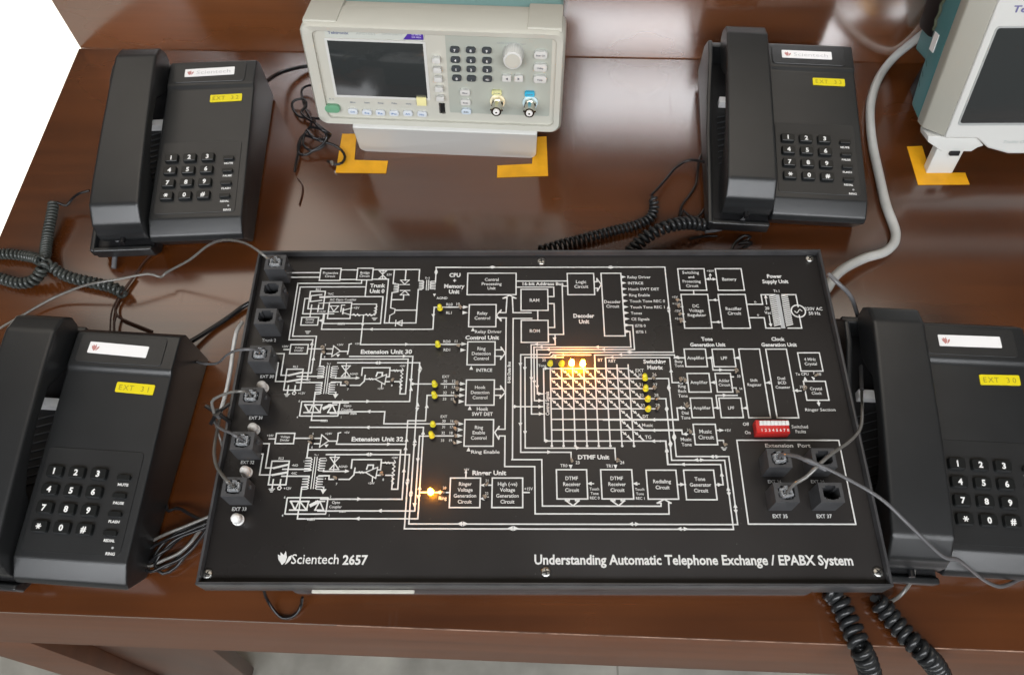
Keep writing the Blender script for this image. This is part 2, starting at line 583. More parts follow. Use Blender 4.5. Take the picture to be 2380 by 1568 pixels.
# --- trunk unit, top left
ln('A', [(540, 295), (840, 295)]); ln('A', [(520, 345), (832, 345)])
rc('A', 850, 250, 1058, 380, 835, 1072); tx('A', 955, 318, 'Protective|Circuit', 26, pitch=36)
ln('A', [(1070, 265), (1243, 265)]); ln('A', [(1060, 370), (1236, 370)])
rc('A', 1255, 247, 1410, 375, 1240, 1424); tx('A', 1332, 315, 'Bridge|Circuit', 26, pitch=36)
ln('A', [(1425, 262), (1930, 262), (1922, 385), (1965, 385)])
ln('A', [(1412, 368), (1590, 368), (1545, 845), (1890, 845), (1915, 480), (1950, 480)])
ln('A', [(1655, 262), (1640, 415), (1665, 415)]); ln('A', [(1690, 505), (1630, 515), (1612, 680)])
ln('A', [(1780, 262), (1775, 380)]); ln('A', [(1758, 535), (1750, 590), (1630, 590)])
ln('A', [(1670, 705), (1895, 705)])
ln('A', [(1612, 680), (1662, 692), (1655, 735), (1605, 762), (1595, 845)], .0007, False)
coilink(bp('A', 1655, 418), .0034, .0072, 5)
for yy in (400, 515):
    c = bp('A', 1768, yy)
    s = 1 if yy == 400 else -1
    tri([c+Vector((-.0032, .0018*s)), c+Vector((.0032, .0018*s)), c+Vector((0, -.0018*s))])
    stroke([c+Vector((-.0035, -.0020*s)), c+Vector((.0035, -.0020*s))], .0007)
ln('A', [(1530, 262), (1525, 368)], .0007)
for s in (1, -1):
    c = bp('A', 1527, 318-s*24)
    tri([c+Vector((-.0028, .0015*s)), c+Vector((.0028, .0015*s)), c+Vector((0, -.0015*s))])
tx('A', 1600, 320, '33V', 24)
c = bp('A', 1705, 846); tri([c+Vector((.0022, .0022)), c+Vector((.0022, -.0022)), c+Vector((-.0022, 0))]); stroke([c+Vector((-.0024, .0024)), c+Vector((-.0024, -.0024))], .0007)
ln('A', [(1300, 375), (1292, 412), (605, 412), (495, 1028), (768, 1028), (697, 1462), (605, 1462)])
ln('A', [(1342, 452), (630, 452), (537, 990), (808, 990), (742, 1390), (650, 1390)])
ar('A', 755, 1068, 'u'); ar('A', 772, 1232, 'u')
ln('A', [(1355, 378), (1330, 555)]); ln('A', [(840, 557), (1532, 557), (1500, 850), (880, 850), (888, 745)])
ln('A', [(1315, 765), (1285, 1080), (2340, 1080)]); ar('A', 1308, 872, 'd'); ar('A', 1795, 1080, 'r')
ln('A', [(888, 745), (850, 915), (2072, 912), (2093, 672), (2380, 672)]); ar('A', 1395, 915, 'l'); ar('A', 2080, 770, 'd')
rc('A', 740, 500, 872, 690, 705, 902)
tx('A', 825, 480, 'RL5', 24); tx('A', 958, 530, '°NC', 24); tx('A', 1095, 592, 'AC Opto Coupler', 24, width=290)
ln('A', [(860, 535), (745, 548), (735, 612), (860, 598)], .0009, False); ln('A', [(840, 570), (960, 562)], .0007, False); ln('A', [(830, 630), (945, 625)], .0007, False)
ln('A', [(735, 578), (678, 578), (650, 745), (990, 745)])
for a, b in (((745, 650), (738, 772)), ((825, 650), (818, 720))): ln('A', [a, b], .0009)
rc('A', 645, 783, 808, 868, 628, 832); tx('A', 730, 822, 'Sensing|Circuit', 21, pitch=30); ar('A', 845, 820, 'l')
ground(bp('A', 708, 935)); tx('A', 870, 722, '+12V', 22)
rc('A', 947, 622, 1165, 797, 920, 1192)
c = bp('A', 995, 690); tri([c+Vector((-.0030, .0024)), c+Vector((.0030, .0024)), c+Vector((0, -.0022))]); stroke([c+Vector((-.0032, -.0026)), c+Vector((.0032, -.0026))], .0007)
ln('A', [(1110, 650), (1078, 650), (1068, 720)], .0008); ln('A', [(1098, 690), (1088, 745)], .0011); ln('A', [(1100, 705), (1190, 682)], .0007, False); ln('A', [(1095, 735), (1170, 755)], .0007, False)
tx('A', 1240, 682, '+5V', 26)
ln('A', [(1190, 640), (1462, 640), (1448, 745)], .0008); zigzag(bp('A', 1455, 650), bp('A', 1440, 760), 7)
ln('A', [(1170, 757), (1440, 757)], .0007); zigzag(bp('A', 1190, 757), bp('A', 1290, 757), 5); zigzag(bp('A', 1330, 757), bp('A', 1420, 757), 5); ground(bp('A', 1438, 790))
tx('A', 1075, 850, 'mm', 34, bold=.03)
tx('A', 1470, 468, 'Trunk|Unit 0', 42, .035, pitch=60)
coilink(bp('A', 1930, 388), .0032, .0070, 5); coilink(bp('A', 2105, 388), .0040, .0070, 5, False)
ln('A', [(2012, 378), (1998, 485)], .0006); ln('A', [(2034, 378), (2020, 485)], .0006)
tx('A', 2015, 357, 'Tr 5', 20)
ln('A', [(2098, 395), (2118, 236), (2380, 236)]); ar('A', 2112, 272, 'u'); ar('A', 2110, 312, 'd'); ar('A', 2092, 545, 'd', .0026, .0022)
tx('A', 2175, 575, 'AGND', 27)
# --- central processing and memory
tx('B', 190, 320, 'CPU|+|Memory|Unit', 38, .035, pitch=54)
ln('B', [(8, 162), (2245, 162), (2335, 992), (1135, 992)])
for x, y, dd in ((540, 162, 'l'), (578, 162, 'r'), (1695, 163, 'l'), (1735, 163, 'r'), (2282, 553, 'u'), (2287, 600, 'd'), (1882, 992, 'l'), (1922, 992, 'r')): ar('B', x, y, dd)
rc('B', 320, 220, 788, 430, 312, 795); tx('B', 553, 325, 'Central|Processing|Unit', 30, pitch=42)
ln('B', [(795, 297), (1288, 297)]); ln('B', [(797, 355), (1162, 355), (1160, 448), (1105, 448)])
tx('B', 1055, 325, '16-bit Address Bus', 30, .03, width=400)
ln('B', [(1288, 345), (1242, 345), (1257, 817), (1110, 817)])
rc('B', 840, 377, 1103, 583); tx('B', 972, 485, 'RAM', 32)
rc('B', 842, 680, 1106, 895); tx('B', 975, 785, 'ROM', 32)
ln('B', [(1105, 517), (1165, 517), (1167, 750), (1108, 750)]); ln('B', [(1004, 585), (1004, 680)])
ln('B', [(1175, 820), (1172, 918), (938, 918), (945, 1500)]); ar('B', 1168, 868, 'd')
rc('B', 1292, 222, 1558, 430, 1298, 1553); tx('B', 1428, 328, 'Logic|Circuit', 32, pitch=46)
ln('B', [(1555, 302), (1585, 302), (1582, 272), (1625, 330), (1588, 392), (1588, 365), (1560, 365)], sn=False)
rc('B', 1622, 220, 1858, 832, 1658, 1818); tx('B', 1735, 522, 'Decoder|Circuit', 30, pitch=44)
for i, t in enumerate(('Relay Driver', 'INTRCE', 'Hook SWT DET', 'Ring Enable', 'Touch Tone REC 0', 'Touch Tone REC 1', 'Tones', 'CE Signals')):
    y = 258+58.5*i
    ar('B', 1842+5*i, y, 'r', .0036, .0028); tx('B', 1880+5.5*i, y+2, t, 27, align='l', narrow=1.0)
ar('B', 1882, 728, 'r', .0036, .0028); ar('B', 1887, 790, 'r', .0036, .0028)
tx('B', 1955, 735, 'ISTB 0', 27, align='l'); tx('B', 1965, 795, 'ISTB 1', 27, align='l')
ln('B', [(1885, 728), (1930, 728), (1952, 967), (992, 967)]); ln('B', [(1890, 790), (1903, 790), (1916, 943), (968, 943)])
for x, y in ((1580, 943), (1030, 943), (1640, 967), (1100, 967), (985, 917)): ar('B', x, y, 'l')
tx('B', 1455, 665, 'Decoder|Unit', 38, .035, pitch=56)
# data bus
ln('B', [(600, 655), (640, 655)], sn=False)
ln('B', [(645, 685), (640, 655), (695, 655)], sn=False)
ln('B', [(600, 630), (645, 580), (635, 605), (693, 605), (703, 458), (665, 465), (728, 435), (790, 465), (755, 458), (762, 605), (938, 605)], sn=False)
ln('B', [(600, 630), (640, 680), (640, 657), (697, 657)], sn=False)
ln('B', [(945, 662), (768, 662)])
p0, p1 = bp('B', 768, 662), bp('E', 1175, 770)
bx = (p0.x+p1.x)/2
stroke([Vector((bx, p0.y)), Vector((bx, p1.y))])
ln('E', [(1175, 770), (1480, 770), (1486, 1243)])
a0, a1 = bp('E', 1486, 1243), bp('G', 375, 820)
stroke([a0, Vector((a1.x, a0.y)), bp('G', 375, 792), bp('G', 345, 792), bp('G', 400, 762), bp('G', 455, 792), bp('G', 437, 792)])
b0 = bp('E', 1412, 1322)
b1 = bp('G', 440, 880)
stroke([bp('G', 437, 792), Vector((b1.x, b0.y)), b0])
p0, p1 = bp('B', 697, 657), bp('E', 1102, 460)
bx2 = (p0.x+p1.x)/2
stroke([Vector((bx2, p0.y)), Vector((bx2, p1.y))])
stroke([Vector((bx2, p1.y)), bp('E', 1035, 460), bp('E', 1045, 432), bp('E', 1000, 492), bp('E', 1040, 560), bp('E', 1048, 528), Vector((bx2, bp('E', 1100, 528).y)), Vector((bx2, bp('E', 1095, 840).y)), Vector((b0.x, bp('E', 1095, 840).y)), b0])
tx('B', 722, 1190, '8-bit Data Bus', 28, .03, rot=math.pi/2)
# control boxes
def inputs(reg, xs, ys):
    for x, y in zip(xs, ys): ar(reg, x, y, 'r', .0040, .0030)
rc('B', 335, 527, 590, 743, 326, 600); tx('B', 462, 635, 'Relay|Control', 32, pitch=48); inputs('B', (300, 295), (552, 607))
ar('B', 370, 770, 'u'); tx('B', 520, 792, 'Relay Driver', 30, width=260); tx('B', 460, 850, 'Control Unit', 38, .035, width=330)
rc('B', 320, 890, 580, 1115, 310, 590); tx('B', 452, 1005, 'Ring|Detection|Control', 32, pitch=48); inputs('B', (285, 275), (913, 972))
ln('B', [(590, 968), (650, 968), (645, 942), (685, 1000), (640, 1060), (645, 1030), (583, 1030)], sn=False)
ar('B', 353, 1145, 'u'); tx('B', 480, 1168, 'INTRCE', 32, .02)
rc('B', 308, 1262, 572, 1508, 295, 583); tx('B', 440, 1385, 'Hook|Detection|Control', 32, pitch=50); inputs('B', (272, 268, 265, 258), (1302, 1358, 1415, 1475))
ln('B', [(585, 1352), (645, 1352), (640, 1322), (685, 1383), (635, 1440), (640, 1412), (580, 1412)], sn=False)
ar('E', 745, 245, 'u'); tx('E', 875, 280, 'Hook|SWT DET', 36, .02, pitch=52)
rc('E', 697, 362, 980, 633, 685, 992); tx('E', 838, 495, 'Ring|Enable|Control', 36, pitch=54); inputs('E', (655, 650, 645, 640), (407, 467, 528, 592))
ar('E', 733, 665, 'u'); tx('E', 905, 692, 'Ring Enable', 34, .02, width=290)
for reg, x, y, s in (('B', 140, 525, 'RL0'), ('B', 225, 522, '10'), ('B', 135, 607, 'RL1'), ('B', 115, 888, 'RD0'), ('B', 205, 886, '11'), ('B', 115, 970, 'RD1'),
                     ('B', 105, 1232, 'EXT'), ('B', 100, 1275, '30'), ('B', 185, 1275, '12'), ('B', 100, 1332, '31'), ('B', 180, 1332, '13'), ('B', 96, 1388, '32'), ('B', 172, 1388, '14'), ('B', 92, 1450, '33'), ('B', 170, 1450, '15'),
                     ('E', 482, 332, 'EXT'), ('E', 482, 378, '30'), ('E', 565, 378, '16'), ('E', 478, 438, '31'), ('E', 560, 438, '17'), ('E', 475, 498, '32'), ('E', 555, 498, '18'), ('E', 468, 575, '33'), ('E', 550, 575, '19')):
    tx(reg, x, y, s, 27)
ln('B', [(40, 552), (290, 552)]); ln('B', [(25, 913), (270, 913)])
ln('B', [(0, 1302), (262, 1302)]); ln('B', [(0, 1415), (255, 1415)])
ln('E', [(360, 407), (640, 407)]); ln('E', [(360, 528), (635, 528)])
for x, y in ((250, 560), (235, 925), (222, 1305), (212, 1360), (205, 1418), (200, 1475)): pin('B', x, y)
for x, y in ((612, 405), (606, 462), (600, 528), (590, 592)): pin('E', x, y)
# ringer
tx('E', 945, 905, 'Ringer Unit', 46, .035, width=345); ln('E', [(705, 960), (708, 880)]); tx('E', 712, 872, '+5V', 24); ar('E', 706, 890, 'u', .0024, .002)
rc('E', 550, 957, 845, 1258, 535, 858); tx('E', 697, 1108, 'Ringer|Voltage|Generation|Circuit', 38, .016, pitch=60)
rc('E', 975, 957, 1282, 1258, 970, 1288); tx('E', 1130, 1108, 'High (-ve)|Voltage|Generation|Circuit', 38, .016, pitch=60)
ln('E', [(860, 1030), (972, 1030)]); ar('E', 880, 1032, 'l'); ar('E', 872, 1168, 'l'); ln('E', [(860, 1168), (935, 1150)], .0007, False)
tx('E', 920, 985, '21', 28); tx('E', 918, 1115, '22', 28); tx('E', 488, 1058, '20', 28); tx('E', 470, 1162, 'Ring', 36)
pin('E', 910, 1020); pin('E', 905, 1150); pin('E', 482, 1090)
ln('E', [(238, 1105), (538, 1105)]); ar('E', 425, 1105, 'l'); ln('E', [(1288, 1105), (1350, 1105)]); tx('E', 1345, 1068, '+15V', 30)
# DTMF
tx('E', 2008, 745, 'DTMF Unit', 44, .035, width=320)
def dtmf(reg, x0, x1, y0, y1, tcx, tcy, k):
    rc(reg, x0, y0, x1, y1); tx(reg, tcx, tcy, 'DTMF|Receiver|Circuit', 36*k, .016, pitch=62*k)
rc('E', 1632, 872, 1943, 1170); tx('E', 1787, 1020, 'DTMF|Receiver|Circuit', 38, .016, pitch=60)
q0 = bp('E', 2085, 872); q1 = bp('G', 152, 757); q2 = bp('G', 142, 525)
xl = bp('E', 2092, 1100).x; xr = (q1.x+q2.x)/2; ybt = bp('E', 2100, 1170).y
stroke([Vector(p) for p in ((xl, q0.y), (xr, q0.y), (xr, ybt), (xl, ybt))], LW, True)
cc = bp('E', 2245, 1020)
tx('E', 2248, 1020, 'DTMF|Receiver|Circuit', 38, .016, pitch=60)
ar('E', 1775, 845, 'd'); ar('E', 2232, 845, 'd'); tx('E', 1845, 800, '23', 32); tx('E', 2300, 800, '24', 32); tx('E', 1705, 832, 'TR0', 32); tx('E', 2168, 835, 'TR1', 32)
pin('E', 1785, 785); pin('E', 2240, 785)
for x in (1790, 2255):
    ln('E', [(x-30, 1172), (x-30, 1188), (x-68, 1185), (x+10, 1240), (x+70, 1188), (x+35, 1188), (x+35, 1172)], sn=False)
ar('E', 1965, 1015, 'l'); ln('E', [(1975, 1015), (2008, 1015)], .0007); tx('E', 2018, 1115, 'Touch|Tone|REC 0', 29, pitch=46)
ar('G', 165, 637, 'l'); ln('G', [(170, 637), (200, 637)], .0007); tx('G', 205, 718, 'Touch|Tone|REC 1', 22, pitch=36)
rc('G', 257, 527, 510, 760, 270, 502); tx('G', 385, 642, 'Redialing|Circuit', 30, .016, pitch=48)
rc('G', 558, 527, 820, 765, 580, 805); tx('G', 692, 645, 'Tone|Generator|Circuit', 30, .016, pitch=46)
ln('G', [(515, 643), (572, 643)]); ar('G', 548, 643, 'r'); ln('G', [(825, 645), (878, 645), (852, 482), (432, 482), (408, 293), (330, 293)])
ar('G', 850, 645, 'r'); ar('G', 863, 560, 'u'); ar('G', 548, 482, 'l'); ar('G', 420, 360, 'u')
# long runs at the bottom
oL, iL = bp('E', 75, 1475), bp('E', 125, 1425)
oR, iR = bp('G', 962, 1003), bp('G', 995, 965)
oT, iT = bp('G', 885, 448), bp('G', 918, 418)
V2 = (bp('D', 2030, 797).x+oL.x)/2
V1 = (bp('A', 1930, 1280).x+iL.x)/2
xo = (oR.x+oT.x)/2; xi = (iR.x+iT.x)/2
yo = oL.y*.5+oR.y*.5; yi = iL.y*.5+iR.y*.5
xa = (bp('F', 1712, 388).x+bp('F', 1795, 1240).x)/2
xb = (bp('F', 1683, 607).x+bp('F', 1745, 1280).x)/2
stroke([Vector(p) for p in ((bp('A', 1035, 1280).x, bp('A', 1500, 1280).y), (V1, bp('A', 1500, 1280).y), (V1, yi), (xi, yi), (xi, iT.y), (xa, iT.y), (xa, bp('F', 1600, 388).y), (bp('F', 430, 388).x, bp('F', 900, 388).y))])
stroke([Vector(p) for p in ((bp('D', 1150, 797).x, bp('D', 1600, 797).y), (V2, bp('D', 1600, 797).y), (V2, yo), (xo, yo), (xo, oT.y), (xb, oT.y), (xb, bp('F', 1600, 607).y), (bp('F', 430, 607).x, bp('F', 900, 607).y))])
for x, y, dd in ((640, 1425, 'l'), (705, 1425, 'r'), (1155, 1472, 'l'), (1220, 1472, 'r')): ar('E', x, y, dd, .0036, .0032)
for x, y, dd in ((130, 962, 'l'), (185, 962, 'r'), (520, 1001, 'l'), (577, 1001, 'r'), (780, 420, 'l'), (832, 420, 'r'), (655, 446, 'l'), (708, 446, 'r'), (915, 675, 'u'), (922, 725, 'd'), (972, 812, 'u'), (978, 865, 'd'), (450, 300, 'u'), (452, 335, 'd'), (480, 242, 'u'), (484, 280, 'd')): ar('G', x, y, dd)
# matrix
tx('F', 1560, 235, 'Switching|Matrix', 44, .035, pitch=64)
colx = [sum(bp('F', a, 278).x+bp('F', b, 1080).x for _ in (0,))/2 for a, b in zip((422, 542, 663, 785, 908, 1028, 1150, 1272), (432, 562, 690, 818, 945, 1072, 1200, 1330))]
rowy = [bp('F', 850, y).y for y in (278, 388, 497, 607, 718, 833, 948, 1070)]
for x in colx:
    stroke([Vector((x, rowy[0]+.0028)), Vector((x, rowy[7]-.0036))])
    for yy in (rowy[7]-.0036,):
        INK.add([(x+.0009*math.cos(t*.785), yy+.0009*math.sin(t*.785), ZP+.00045) for t in range(8)], [tuple(range(8))])
xbar = (bp('F', 345, 278).x+bp('F', 357, 1072).x)/2
stroke([Vector((xbar, rowy[0])), Vector((colx[7], rowy[0]))]); stroke([Vector((xbar, rowy[0])), Vector((xbar, rowy[7]))])
ar('F', 380, 278, 'r'); ar('F', 388, 1070, 'r')
for i, xe in ((2, 1575), (4, 1585)): stroke([Vector((colx[0], rowy[i])), Vector((bp('F', xe, 600).x, rowy[i]))])
def cell(cx_, yt, dyy, dxx):
    a = Vector((cx_, yt)); b = Vector((cx_+dxx, yt-dyy))
    d = b-a
    stroke([a+d*.06, a+d*.28], .0008); stroke([a+d*.70, a+d*.96], .0010)
    for t in (.33, .62):
        c = a+d*t
        u = d.normalized(); n = Vector((-u.y, u.x))
        INK.add([(*(c-u*.0012+n*.0012), ZP+.0005), (*(c-u*.0012-n*.0012), ZP+.0005), (*(c+u*.0012), ZP+.0005)], [(0, 1, 2)])
for r_ in range(7):
    for c_ in range(8):
        if r_ < 4 or c_ >= 6: cell(colx[c_]+.0006, rowy[r_]-.001, rowy[r_]-rowy[r_+1]-.001, (colx[1]-colx[0])*.86)
tx('F', 385, 660, 'Control Signals', 38, .02, rot=math.pi/2, narrow=.8)
for x, y in ((310, 555), (313, 630), (313, 697), (318, 775)): ar('F', x, y, 'r')
ln('F', [(275, 72), (275, 555), (335, 555)]); ln('F', [(240, 42), (245, 630), (335, 630)]); ln('F', [(208, 300), (215, 775), (338, 775)])
lx = (bp('B', 945, 1000).x)
ln('F', [(8, 695), (335, 695)]); ar('F', 45, 695, 'r')
for x, y in ((213, 395), (243, 432), (275, 485), (92, 240), (140, 285), (92, 895), (143, 985)): ar('F', x, y, 'd')
ln('F', [(425, 100), (408, 127), (95, 127)], sn=False); ln('F', [(95, 127), (95, 1192), (645, 1192), (648, 1275)])
ln('F', [(450, 130), (420, 155)], sn=False); ln('F', [(560, 157), (143, 157), (143, 1147), (1125, 1147), (1132, 1275)])
ar('F', 460, 155, 'l'); ar('F', 410, 1192, 'r'); ar('F', 725, 1147, 'r')
ln('F', [(1775, 130), (905, 130), (908, 278)]); ln('F', [(1885, 160), (1785, 160), (1772, 130)]); ar('F', 1180, 130, 'l'); ar('F', 1790, 158, 'l')
ln('F', [(1028, 278), (1022, 160), (1720, 160), (1755, 432), (1905, 432)]); ar('F', 1085, 160, 'l'); ar('F', 1738, 300, 'u'); ar('F', 1820, 432, 'l')
ln('F', [(450, 130), (860, 130)]); ar('F', 560, 128, 'u', .002, .002)
tx('F', 965, 187, 'BT', 32); tx('F', 1095, 197, 'RBT', 32); tx('F', 350, 187, '25', 30); tx('F', 330, 247, 'Tone', 28)
tx('F', 1395, 300, 'EXT', 36); tx('F', 1400, 348, '30', 34); tx('F', 1408, 455, '31', 34); tx('F', 1418, 570, '32', 34); tx('F', 1430, 682, '33', 34)
for k, (x, y) in enumerate(((1555, 345), (1565, 457), (1577, 570), (1590, 680))):
    tx('F', x, y, '%d' % (26+k), 34); pin('F', x-5, y+38)
tx('F', 1460, 802, 'DT', 34); tx('F', 1480, 897, 'Music', 38); tx('F', 1487, 1028, 'TG', 38)
ln('F', [(1955, 710), (1800, 710), (1822, 840), (1000, 840)]); stroke([Vector((colx[0], rowy[5])), Vector((bp('F', 1810, 840).x, rowy[5]))])
ln('F', [(1995, 995), (1862, 995), (1858, 955), (1400, 955)]); stroke([Vector((colx[0], rowy[6])), Vector((bp('F', 1858, 955).x, rowy[6]))])
tgx = (bp('F', 1682, 1070).x+bp('F', 1708, 1325).x)/2
stroke([Vector((xbar, rowy[7])), Vector((tgx, rowy[7]))]); ln('F', [(1682, 1070), (1708, 1325), (1800, 1325)])
for y in (840, 955, 1072): ar('F', 1540, y, 'l'); ar('F', 1610, y, 'l', .0018, .0016)
for x, y, dd in ((1712, 470, 'u'), (1716, 512, 'd'), (1690, 700, 'u'), (1692, 742, 'd'), (1768, 1010, 'u'), (1773, 1055, 'd'), (1728, 1085, 'u'), (1732, 1130, 'd'), (1690, 1170, 'u'), (1835, 710, 'l'), (1885, 995, 'l')): ar('F', x, y, dd)
tx('F', 1825, 225, 'Busy|Tone', 32, pitch=46); tx('F', 1862, 525, 'Ring|Back|Tone', 34, pitch=52); tx('F', 1895, 790, 'Dial|Tone', 34, pitch=52); tx('F', 1905, 1080, 'Music|Tone', 38, pitch=56)
tx('F', 1865, 388, '35', 30); tx('F', 1895, 665, '34', 30); tx('F', 1930, 950, '36', 30)
pin('F', 1880, 410); pin('F', 1910, 690); pin('F', 1945, 975)
# power supply
rc('C', 240, 172, 515, 378, 258, 490); tx('C', 368, 273, 'Switching|and|Protecting|Circuit', 27, pitch=42)
rc('C', 603, 172, 875, 378, 620, 845); tx('C', 730, 273, 'Battery', 30)
ln('C', [(390, 380), (392, 416)]); rc('C', 272, 418, 568, 740, 302, 522); tx('C', 415, 572, 'DC|Voltage|Regulator', 30, pitch=43)
rc('C', 625, 418, 933, 740, 668, 885); tx('C', 775, 577, 'Rectifier|Circuit', 30, pitch=43)
ln('C', [(508, 273), (605, 273)]); ar('C', 520, 273, 'l'); ar('C', 590, 273, 'r'); ar('C', 548, 228, 'u', .0024, .0022); tx('C', 550, 195, '+30V', 20); ln('C', [(548, 273), (548, 232)], .0007)
ln('C', [(535, 472), (625, 472)]); ar('C', 585, 472, 'l'); ln('C', [(568, 683), (655, 683)]); ar('C', 615, 683, 'l')
ln('C', [(903, 512), (1050, 512), (1035, 420), (1165, 420)]); ln('C', [(925, 640), (1062, 640), (1085, 740), (1215, 740)])
tx('C', 978, 487, 'o', 26); tx('C', 1005, 612, 'o', 26); tx('C', 1180, 385, 'Tr.1', 24); tx('C', 1095, 572, '20|Vac', 28, pitch=42)
ar('C', 1078, 438, 'u'); ln('C', [(1080, 450), (1088, 510)], .0007); ln('C', [(1112, 620), (1125, 700)], .0007); ar('C', 1128, 715, 'd')
for x0, x1 in ((1130, 1185), (1245, 1310)):
    for k in range(16):
        t = k/16
        stroke([bp('C', x0-12+t*50, 436+t*298), bp('C', x0+40+t*55, 422+t*298)], .0009)
P = [bp('C', *p) for p in ((1172, 418), (1208, 418), (1268, 742), (1228, 742))]
CORE = MB().add([(*p, ZP+.0001) for p in P], [(0, 1, 2, 3)])
ln('C', [(1235, 420), (1372, 420), (1385, 535)]); ln('C', [(1400, 618), (1425, 740), (1295, 740)])
c = bp('C', 1392, 577); stroke([c+Vector((.0050*math.cos(t*.314), .0050*math.sin(t*.314))) for t in range(20)], .0009, True)
stroke([c+Vector((x*.001, .0014*math.sin(x*1.2))) for x in (-2.6, -1.5, -.8, 0, .8, 1.5, 2.6)], .0006)
tx('C', 1540, 578, '220V AC|50 Hz', 30, pitch=43)
for k, (t, y) in enumerate((('+5V', 445), ('+12V', 507), ('-12V', 577), ('+24V', 650))):
    tx('C', 210+12*k, y, t, 22); ln('C', [(250+12*k, y+28), (275+12*k, y+28)], .0007); pin('C', 235+9*k, y+28)
tx('C', 1165, 270, 'Power|Supply Unit', 34, .035, pitch=50)
tx('C', 520, 872, 'Tone|Generation Unit', 34, .035, pitch=54); tx('C', 1200, 872, 'Clock|Generation Unit', 34, .035, pitch=54)
# tone and clock
rc('C', 300, 940, 525, 1108, 315, 500); tx('C', 410, 1025, 'Amplifier', 30, width=165)
rc('C', 565, 940, 795, 1108, 588, 770); tx('C', 680, 1027, 'LPF', 30)
rc('C', 328, 1172, 555, 1350, 345, 540); tx('C', 440, 1258, 'Amplifier', 30, width=165)
rc('C', 597, 1172, 765, 1350, 615, 742); tx('C', 682, 1262, 'Adder|Circuit', 28, pitch=40)
def tall(reg1, x0, x1, y0, reg2, xb0, xb1, yb):
    P = [bp(reg1, x0, y0), bp(reg1, x1, y0), bp(reg2, xb1, yb), bp(reg2, xb0, yb)]
    xl_ = (P[0].x+P[3].x)/2; xr_ = (P[1].x+P[2].x)/2
    stroke([Vector(p) for p in ((xl_, P[0].y), (xr_, P[0].y), (xr_, P[3].y), (xl_, P[3].y))], LW, True)
tall('C', 355, 567, 1408, 'G', 628, 800, 105); tx('C', 468, 1502, 'Amplifier', 30, width=165)
tall('C', 635, 843, 1408, 'G', 858, 1035, 105); tx('C', 748, 1503, 'LPF', 30)
tall('C', 820, 1020, 940, 'G', 1083, 1257, 106); tx('C', 968, 1260, 'Shift|Register', 28, pitch=42)
tall('C', 1072, 1275, 940, 'G', 1318, 1487, 106); tx('C', 1235, 1262, 'Dual|BCD|Counter', 28, pitch=42)
rc('C', 1388, 975, 1625, 1150, 1415, 1595); tx('C', 1505, 1060, '4 MHz|Crystal', 28, pitch=42)
rc('C', 1442, 1247, 1685, 1428, 1472, 1650); tx('C', 1562, 1340, 'Crystal|Clock', 28, pitch=42)
for x0, x1, y, xa_ in ((520, 565, 1025, 545), (780, 825, 1025, 805), (548, 600, 1260, 572), (575, 635, 1502, 605), (850, 905, 1505, 880), (1072, 1130, 1262, 1100), (1345, 1458, 1338, 1365), (205, 302, 1025, 230), (240, 330, 1262, 262), (230, 360, 1502, 290)):
    ln('C', [(x0, y), (x1, y)]); ar('C', xa_, y, 'l')
ln('C', [(565, 1030), (572, 1140), (790, 1140)]); ln('C', [(770, 1205), (745, 1205)]); ar('C', 655, 1140, 'r'); ln('C', [(755, 1310), (800, 1310), (802, 1382), (605, 1382), (618, 1500)]); ar('C', 690, 1382, 'r')
tx('C', 820, 1200, '33', 24); tx('C', 840, 1320, '34', 22); tx('C', 1425, 1180, 'To CPU', 26); tx('C', 1590, 1180, '38', 26); tx('C', 1420, 1302, '39', 26)
ar('C', 1455, 1222, 'u'); ar('C', 1537, 1225, 'd'); ln('C', [(1540, 1155), (1537, 1220)], .0007); ar('C', 1587, 1470, 'd'); ln('C', [(1583, 1432), (1585, 1460)]); tx('C', 1600, 1520, 'Ringer Section', 28, width=290)
pin('C', 790, 1160); pin('C', 800, 1345); pin('C', 1540, 1185); pin('C', 1438, 1325); pin('C', 265, 1242); pin('C', 315, 1478)
rc('G', 635, 158, 832, 322, 650, 812); tx('G', 735, 240, 'Music|Circuit', 32, pitch=46)
ln('G', [(820, 207), (872, 207)]); ar('G', 862, 207, 'r'); tx('G', 912, 208, '+5V', 22); ln('G', [(832, 288), (880, 288), (882, 340)]); ground(bp('G', 882, 345)); pin('G', 885, 320)
tx('G', 1058, 158, 'Off', 26); tx('G', 1072, 225, 'On', 26); tx('G', 1495, 198, 'Switched|Faults', 26, pitch=38)
rc('G', 985, 287, 1942, 962, 1080, 1808); tx('G', 1395, 330, 'Extension  Port', 30, .02, width=365)
tx('G', 1288, 620, 'EXT 34', 26); tx('G', 1635, 620, 'EXT 36', 26); tx('G', 1333, 898, 'EXT 35', 30, .02); tx('G', 1688, 898, 'EXT 37', 30, .02)
